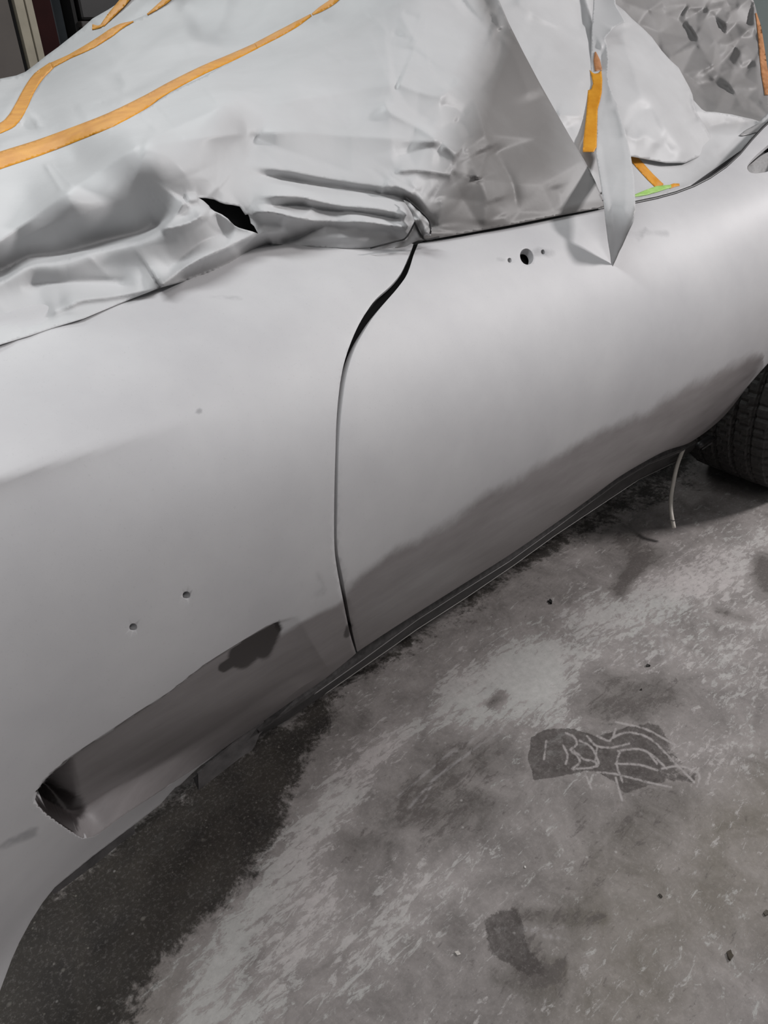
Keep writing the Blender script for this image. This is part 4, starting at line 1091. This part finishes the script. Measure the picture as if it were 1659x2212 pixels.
# --- lower paper along the rear part of the window sill
A5 = [((1280,452),.025),((1372,433),.025),((1460,412),.03),((1535,380),.04),((1600,328),.06),((1650,270),.085),((1700,225),.10),((1640,262),.12),((1570,246),.16),((1520,242),.17),((1400,300),.14),((1300,340),.12),((1480,340),.105),((1560,300),.11),((1700,200),.12)]
C5 = [
 ([(1490,236),(1530,240),(1580,244),(1625,256),(1660,262)], 10, 8, 14, .1, .1), ([(1525,276),(1560,268),(1600,266),(1640,268)], -9, 8, 9, .1, .1), ([(1520,284),(1545,289),(1590,290),(1620,274)], 5, 6, 9),
 ([(1540,340),(1560,330),(1590,300),(1620,280)], -4, 10, 10), ([(1378,352),(1395,370),(1430,400)], 4, 8, 16), ([(1395,342),(1440,372),(1490,385)], -3, 12, 16), ([(1565,262),(1600,268)], 3, 3, 4),
 ([(1415,392),(1428,388),(1442,392)], 3, 4, 4), ([(1590,288),(1602,276),(1615,270)], -4, 4, 4), ([(1520,342),(1532,350),(1548,352)], 1.5, 2, 2)]
S5 = Sheet(A5, C5, lambda px: crumple(px, (1370, 240, 1660, 440), 34, 1.1, 30, 31))
out5 = [(1285,450),(1310,447),(1372,434),(1420,424),(1460,413),(1500,398),(1535,380),(1570,356),(1600,328),(1625,298),(1652,270),(1700,226),(1740,190),(1690,230),(1640,262),(1625,257),(1610,254),(1580,247),(1545,242),(1525,241),(1516,236),(1505,224),(1498,216),(1490,230),(1440,250),(1340,330)]
out5 = [p_ for p_ in out5 if p_ not in ((1740,190),(1690,230))]; out5.insert(12, (1700,205))
p5 = sheet_obj('masking_paper', S5, out5, 4, M_paper, None, (), lambda px: .30*np.exp(-(seg_dist(px, [(1525,272),(1600,266),(1640,262)])[0]/16)**2)+.22*np.exp(-(seg_dist(px, [(1380,430),(1500,396),(1600,325)])[0]/12)**2)+.03)
tag(p5, 'white masking paper along the curved sill behind the window, with green and orange tape', 'masking paper', 'sheets of masking paper')
tape('tape', S5, [(1352,322),(1378,352),(1405,382),(1428,404)], [16,17,17,17], p5, M_tape, .0022, 'orange tape', 2, 3.5)
tape('tape', S5, [(1446,404),(1456,400),(1468,399)], [8,8,5], p5, M_tape, .0018, None, 2, 3)
tape('tape', S5, [(1366,424),(1395,416),(1420,408),(1450,402)], [4,11,13,6], p5, M_green, .003, 'green tape', 2, 3.5)
# grey strip of stained paper twisting into the belt line at the right
S6 = Sheet(A5, [([(1605,285),(1630,275),(1665,262)], 4, 4, 4)], lambda px: crumple(px, (1590, 250, 1659, 300), 10, 1.5, 14, 6), .006)
p6 = sheet_obj('masking_paper', S6, [(1597,292),(1612,280),(1635,268),(1662,262),(1700,240),(1702,256),(1668,276),(1640,284),(1618,290),(1604,293)], 3, M_paper, None, (), lambda px: np.full(len(px), .55))
tag(p6, 'narrow grey-stained paper strip tucked in at the right end of the window sill', 'masking paper', 'sheets of masking paper')

# --- crumpled grey paper over the rear window
A3 = [((1320,-110),.62),((1340,10),.58),((1450,130),.46),((1520,240),.32),((1640,262),.20),((1665,240),.20),((1640,60),.42),((1625,0),.46),((1600,-110),.50),((1500,0),.55),((1560,120),.42),((1600,200),.30)]
P_ = lambda x, y: (1340+x/5.2, y/5.2)
C3 = [
 ([P_(10,50),P_(320,115),P_(520,0)], 5, 30, 20, .2, .1), ([P_(320,115),P_(430,60),P_(540,-20)], 12, 6, 10, .05, .1),
 ([P_(460,95),P_(600,60),P_(760,50),P_(960,75)], 14, 8, 16, .1, .1), ([P_(960,75),P_(1060,150),P_(1200,270)], 15, 10, 14, .05, .05),
 ([P_(770,90),P_(850,150),P_(990,115)], -13, 8, 12, .1, .1), ([P_(960,190),P_(1050,280),P_(1180,400)], -12, 14, 12, .1, .2),
 ([P_(730,230),P_(830,260),P_(950,350),P_(1080,470)], 16, 14, 12, .1, .05), ([P_(500,150),P_(650,230),P_(850,390)], -12, 12, 14, .2, .05),
 ([P_(200,270),P_(450,370),P_(830,430)], -15, 14, 10, .1, .1), ([P_(430,520),P_(650,490),P_(780,450),P_(865,395)], 16, 10, 12, .1, .03),
 ([P_(560,640),P_(700,600),P_(850,470)], -9, 8, 30, .1, .1), ([P_(860,470),P_(960,620),P_(1040,750)], 13, 26, 8, .05, .05), ([P_(1040,750),P_(1120,620),P_(1290,540)], 12, 8, 10, .05, .1),
 ([P_(870,480),P_(960,500),P_(1080,480)], 8, 8, 12), ([P_(1080,470),P_(1220,480),P_(1340,420),P_(1450,325)], 14, 10, 12, .1, .05), ([P_(1090,440),P_(1180,450),P_(1260,430)], -10, 8, 8),
 ([P_(880,900),P_(1100,740),P_(1290,530)], -18, 9, 9, .15, .03), ([P_(1000,900),P_(1110,820),P_(1280,740),P_(1380,560)], 13, 8, 12, .1, .03), ([P_(870,1000),P_(1060,920),P_(1260,750)], -15, 8, 12, .1, .05),
 ([P_(1230,950),P_(1320,760),P_(1380,570)], 9, 16, 8, .05, .1), ([P_(1340,780),P_(1430,740),P_(1510,700)], -10, 6, 8), ([P_(1350,720),P_(1430,690),P_(1510,650)], 8, 5, 6), ([P_(1230,950),P_(1400,870),P_(1520,720)], -11, 10, 8, .1, .05),
 ([P_(1230,960),P_(1300,1080),P_(1370,1200)], 9, 14, 10), ([P_(1230,965),P_(1400,960),P_(1560,970)], 8, 8, 10), ([P_(1440,980),P_(1430,1100),P_(1430,1250)], -8, 6, 8),
 ([P_(1100,1200),P_(1160,1000),P_(1200,860)], 9, 16, 14), ([P_(1460,330),P_(1450,380),P_(1480,400)], -7, 4, 4), ([P_(1400,330),P_(1440,270),P_(1500,290)], -8, 4, 5), ([P_(1460,1200),P_(1520,1180),P_(1580,1140)], -9, 4, 5),
 ([P_(1000,20),P_(1150,70),P_(1350,60)], -9, 6, 8), ([P_(1180,180),P_(1220,110),P_(1330,110)], -9, 6, 6), ([P_(1180,190),P_(1230,170),P_(1300,260)], 7, 6, 8),
 ([P_(1500,0),P_(1540,200),P_(1600,500),P_(1680,900),P_(1700,1300)], 8, 30, 10, 0, 0),
]
S3 = Sheet(A3, C3, None, 0.0, 0.5)
_f3 = facets([(1340+x/5.2, y/5.2, h) for x, y, h in [(-200,0,0),(0,0,0),(320,115,15),(540,-60,4),(460,95,2),(200,270,4),(0,300,0),(430,375,-9),(830,430,-7),(430,520,0),(865,395,13),(560,640,15),(862,475,15),(760,45,4),(770,92,17),(850,150,-2),(990,115,15),(960,72,3),(1200,270,17),(1060,185,4),(730,230,2),(1080,472,19),(962,200,16),(1180,400,-4),(650,235,-7),(500,150,0),
  (1040,750,21),(1285,535,0),(1220,485,15),(1450,325,17),(1340,420,4),(1345,575,19),(1120,740,-8),(880,960,-12),(1110,822,12),(1275,735,-2),(1262,765,13),(1230,950,17),(1510,650,5),(1520,720,15),(1350,780,-2),(1400,870,2),(1060,920,-2),(870,1010,-3),(1100,1200,10),(1200,1000,0),(1300,1080,-2),(1370,1200,11),(1560,970,4),(1430,1100,-4),(1440,980,11),(1560,1140,-2),(1000,1300,4),(1240,1240,6),
  (1150,72,14),(1350,62,4),(1180,15,-2),(1240,140,15),(1230,100,2),(1300,260,3),(1440,268,-6),(1500,292,9),(1600,500,0),(1500,-50,0),(1750,1400,0),(1650,900,0),(-200,-400,0),(600,-300,6),(1000,-300,0),(1700,-400,0),(700,820,-4),(500,900,0),(700,1200,0),(0,1400,0),(1420,500,4),(1480,430,-2),(1380,690,8),(1440,740,-3),(1480,1200,8),(1530,1180,-4)]], 1.7, 1.6)
S3.extra = lambda px: _f3(px)+crumple(px, (1340, -20, 1640, 260), 26, .9, 34, 41)
out6 = [(1280,-110),(1300,20),(1400,120),(1470,200),(1500,262),(1560,268),(1640,275),(1700,262),(1690,250),(1662,240),(1659,190),(1652,140),(1643,80),(1637,35),(1630,8),(1620,-20),(1612,-110)]
p7 = sheet_obj('masking_paper', S3, out6, 3.6, M_paper, None, (), lambda px: np.full(len(px), .82))
tag(p7, 'heavily crumpled grey masking paper over the rear window at upper right', 'masking paper', 'sheets of masking paper')
tape('tape', S3, [(1633,28),(1640,60),(1646,110),(1652,160),(1657,205)], [3,9,13,15,10], p7, M_tape_old, .003, 'brownish overspray-covered tape')

# --- loose strip of paper hanging over the door, with a length of orange tape
A4 = [((1290,-110),.38),((1300,0),.345),((1320,60),.285),((1295,150),.225),((1320,200),.165),((1310,300),.085),((1345,320),.05),((1340,400),-.035),((1305,430),-.045),((1372,440),-.085),((1340,500),-.085),((1325,575),None),((1362,500),-.100),((1312,500),-.062)]
_t = hull_at([(1325,575)], .003)[0]
A4 = [(p_, (_t[1] if v is None else v)) for p_, v in A4]
C4 = [([(1330,60),(1312,90),(1290,100)], 10, 10, 10), ([(1312,80),(1300,120),(1298,160)], -8, 6, 8), ([(1325,95),(1318,170),(1325,230)], 5, 8, 10), ([(1328,228),(1340,260),(1350,300)], 6, 8, 12),
      ([(1297,300),(1308,370),(1325,480),(1326,570)], -5, 8, 26, .1, 0), ([(1340,250),(1352,380),(1350,520)], 3, 14, 14), ([(1345,560),(1340,500),(1350,440)], 2, 5, 5)]
S4 = Sheet(A4, C4, lambda px: crumple(px, (1270, 40, 1372, 560), 22, 1.1, 40, 51, [80, 95, 70]))
out7 = [(1275,-110),(1282,0),(1278,70),(1276,150),(1280,200),(1288,240),(1288,290),(1286,325),(1290,350),(1298,400),(1304,440),(1308,480),(1313,520),(1318,550),(1320,568),(1323,577),(1330,562),(1338,543),(1345,530),(1356,505),(1368,480),(1373,456),(1372,430),(1370,385),(1364,345),(1358,315),(1352,286),(1343,255),(1337,232),(1330,215),(1318,190),(1313,165),(1315,130),(1312,100),(1307,82),(1325,60),(1350,46),(1330,10),(1320,-110)]
p8 = sheet_obj('masking_paper', S4, out7, 3.6, M_paper, None, (), lambda px: .04+.06*sst(320, 470, px[:, 1])+.4*np.exp(-(seg_dist(px, [(1372,450),(1345,530),(1325,575)])[0]/5)**2))
tag(p8, 'loose pointed white paper strip hanging over the door top', 'masking paper', 'sheets of masking paper')
tp = cdt(resample([(1274,151),(1279,156),(1284,159),(1292,158),(1299,151),(1301,172),(1300,200),(1296,218),(1291,236),(1290,270),(1289,317),(1283,328),(1259,328),(1260,303),(1263,278),(1266,252),(1268,225),(1270,195),(1277,192),(1281,180),(1278,166)], 3.5, True), 3.6)
P8 = S4.at(tp[0], .004); o = mesh('tape', P8, orient(P8, tp[1]), p8, M_tape, True); o['label'] = 'orange tape strip hanging from the paper'
so = o.modifiers.new('thickness', 'SOLIDIFY'); so.thickness = .0005
tape('tape', S4, [(1286,112),(1289,130),(1293,152)], [3,14,16], p8, M_tape_old, .003, 'tape seen through thin paper')

# ------------------------------------------------------------------ background behind the hood
yb = 3.0
fr = box_obj('metal_cabinet', (1.40, yb, 0), (1.665, yb+.38, 1.7), M_wallg); tag(fr, 'grey metal cabinet at the far left behind the hood', 'cabinet')
M_wood = simple('beige_wood_trim', (.40, .36, .28), .6, 12, amt=.12); M_maroon = simple('maroon_paint', (.022, .005, .005), .6, 8, amt=.3, spec=.1)
j = box_obj('dark_gap', (1.667, yb+.02, 0), (1.685, yb+.36, 2.1), M_black); j['kind'] = 'structure'  # black slab painting in the darkness of the gap beside the trim
j = box_obj('trim_1', (1.687, yb-.01, 0), (1.725, yb+.05, 2.1), M_wood); j['kind'] = 'structure'
j = box_obj('trim_2', (1.728, yb-.02, 0), (1.755, yb+.06, 2.1), M_wood); j['kind'] = 'structure'
pb = box_obj('shelf_post', (1.757, yb-.01, 0), (1.835, yb+.05, 2.0), M_maroon); tag(pb, 'dark maroon post beside the beige wooden trim', 'post')
M_gw = simple('blue_grey_board', (.07, .08, .09), .7, 6, amt=.15)
bd = box_obj('board', (1.842, yb+.10, 0), (1.92, yb+.14, 1.9), M_gw); tag(bd, 'blue-grey board standing between maroon post and dark tool case', 'board')
shelf = empty('shelf_unit', (2.3, yb+.25, 0)); tag(shelf, 'dark shelf unit against the back wall behind the hood', 'shelf')
M_dk = simple('dark_shelf', (.004, .003, .003), .7)
box_obj('shelf_board', (1.94, yb+.0, .92), (2.75, yb+.39, .94), M_dk, shelf); box_obj('shelf_board', (1.94, yb+.0, 1.42), (2.75, yb+.39, 1.44), M_dk, shelf); box_obj('back_panel', (1.94, yb+.37, 0), (2.75, yb+.39, 1.6), M_dk, shelf)
for nm, x in (('side_panel', 1.925), ('side_panel', 2.74)): box_obj(nm, (x, yb, 0), (x+.015, yb+.39, 1.6), M_dk, shelf)
case = empty('tool_case', (2.2, yb+.12, .94)); tag(case, 'dark plastic tool case with a grey rim and latch on the shelf', 'tool case')
M_case = simple('dark_plastic', (.012, .009, .008), .5, 30, amt=.3); M_rim = simple('grey_plastic_rim', (.045, .038, .035), .5, 30, amt=.2)
box_obj('case_body', (1.945, yb-.02, .942), (2.45, yb+.28, 1.135), M_case, case, .012)
box_obj('case_rim', (1.94, yb-.035, 1.137), (2.46, yb+.29, 1.163), M_rim, case, .005)
box_obj('case_lid', (1.95, yb-.02, 1.165), (2.44, yb+.28, 1.29), simple('black_lid', (.005, .004, .004), .45), case, .012)
lat = box_obj('latch', (1.955, yb-.048, 1.108), (1.99, yb-.036, 1.142), M_rim, case, .003)
box_obj('latch', (1.998, yb-.046, 1.118), (2.03, yb-.036, 1.135), M_rim, case, .002)
lb = box_obj('paper_label', (2.055, yb-.026, 1.180), (2.10, yb-.0215, 1.188), simple('white_label', (.75, .75, .75), .4), case); lb['label'] = 'thin white label strip'

# ------------------------------------------------------------------ small debris on the floor
def chip(px, size, th, col, label, cat, seed, n=9, elong=1.5, ang=0):
    g = np.random.default_rng(seed); c = at_z([px], 0)[0]
    V = []; 
    for lay in (0, 1):
        for k in range(n):
            a = 2*math.pi*k/n; r = size*(.65+.5*((k*7+seed*3) % 5)/5)
            x, y = r*math.cos(a)*elong, r*math.sin(a); ca, sa = math.cos(ang), math.sin(ang)
            V.append((x*ca-y*sa, x*sa+y*ca, .0003+(th*(.6+.8*((k*3+seed) % 4)/4) if lay else 0)))
    Fc = [tuple(range(n))[::-1], tuple(n+k for k in range(n))]+[(k, (k+1) % n, n+(k+1) % n, n+k) for k in range(n)]
    nm = cat.replace(' ', '_')
    me = bpy.data.meshes.new(nm); me.from_pydata(V, [], Fc); me.update()
    o = link(nm, me, None, simple(nm, col, .8, 200, amt=.3)); o.location = (c[0], c[1], 0)
    tag(o, label, cat, 'bits of debris on the floor'); return o
chip((1189,1301), .0048, .004, (.008, .007, .007), 'black flake lying on light dust below the door', 'paint flake', 3, 9, 1.5, .9)
chip((1400,1439), .0035, .003, (.015, .013, .012), 'small black curled flake at the end of finger-like dust streaks', 'paint flake', 5, 7, 1.8, -.5)
chip((1385,1490), .0022, .002, (.02, .016, .014), 'tiny black crumb on the floor behind the large boot print', 'crumb', 6, 7, 1.3, .2)
chip((1576,2064), .0050, .003, (.05, .04, .028), 'brown leaf fragment on the floor at lower right', 'leaf fragment', 8, 9, 1.6, .3)
chip((989,2060), .0045, .0015, (.48, .45, .42), 'pale square paper chip left of the dark scuff mark', 'paper chip', 4, 4, 1.0, .5)
chip((1134,1873), .0022, .001, (.6, .58, .55), 'tiny white chip in the middle of the dusty floor', 'paper chip', 2, 6, 1.0, 0)
chip((1656,1973), .0042, .002, (.08, .07, .055), 'grey-brown fragment at the right edge of the floor', 'leaf fragment', 9, 5, 1.8, -.3)
chip((1426,1936), .0026, .002, (.04, .033, .026), 'small dark fragment left of the brown leaf piece', 'leaf fragment', 7, 6, 1.6, 1.0)
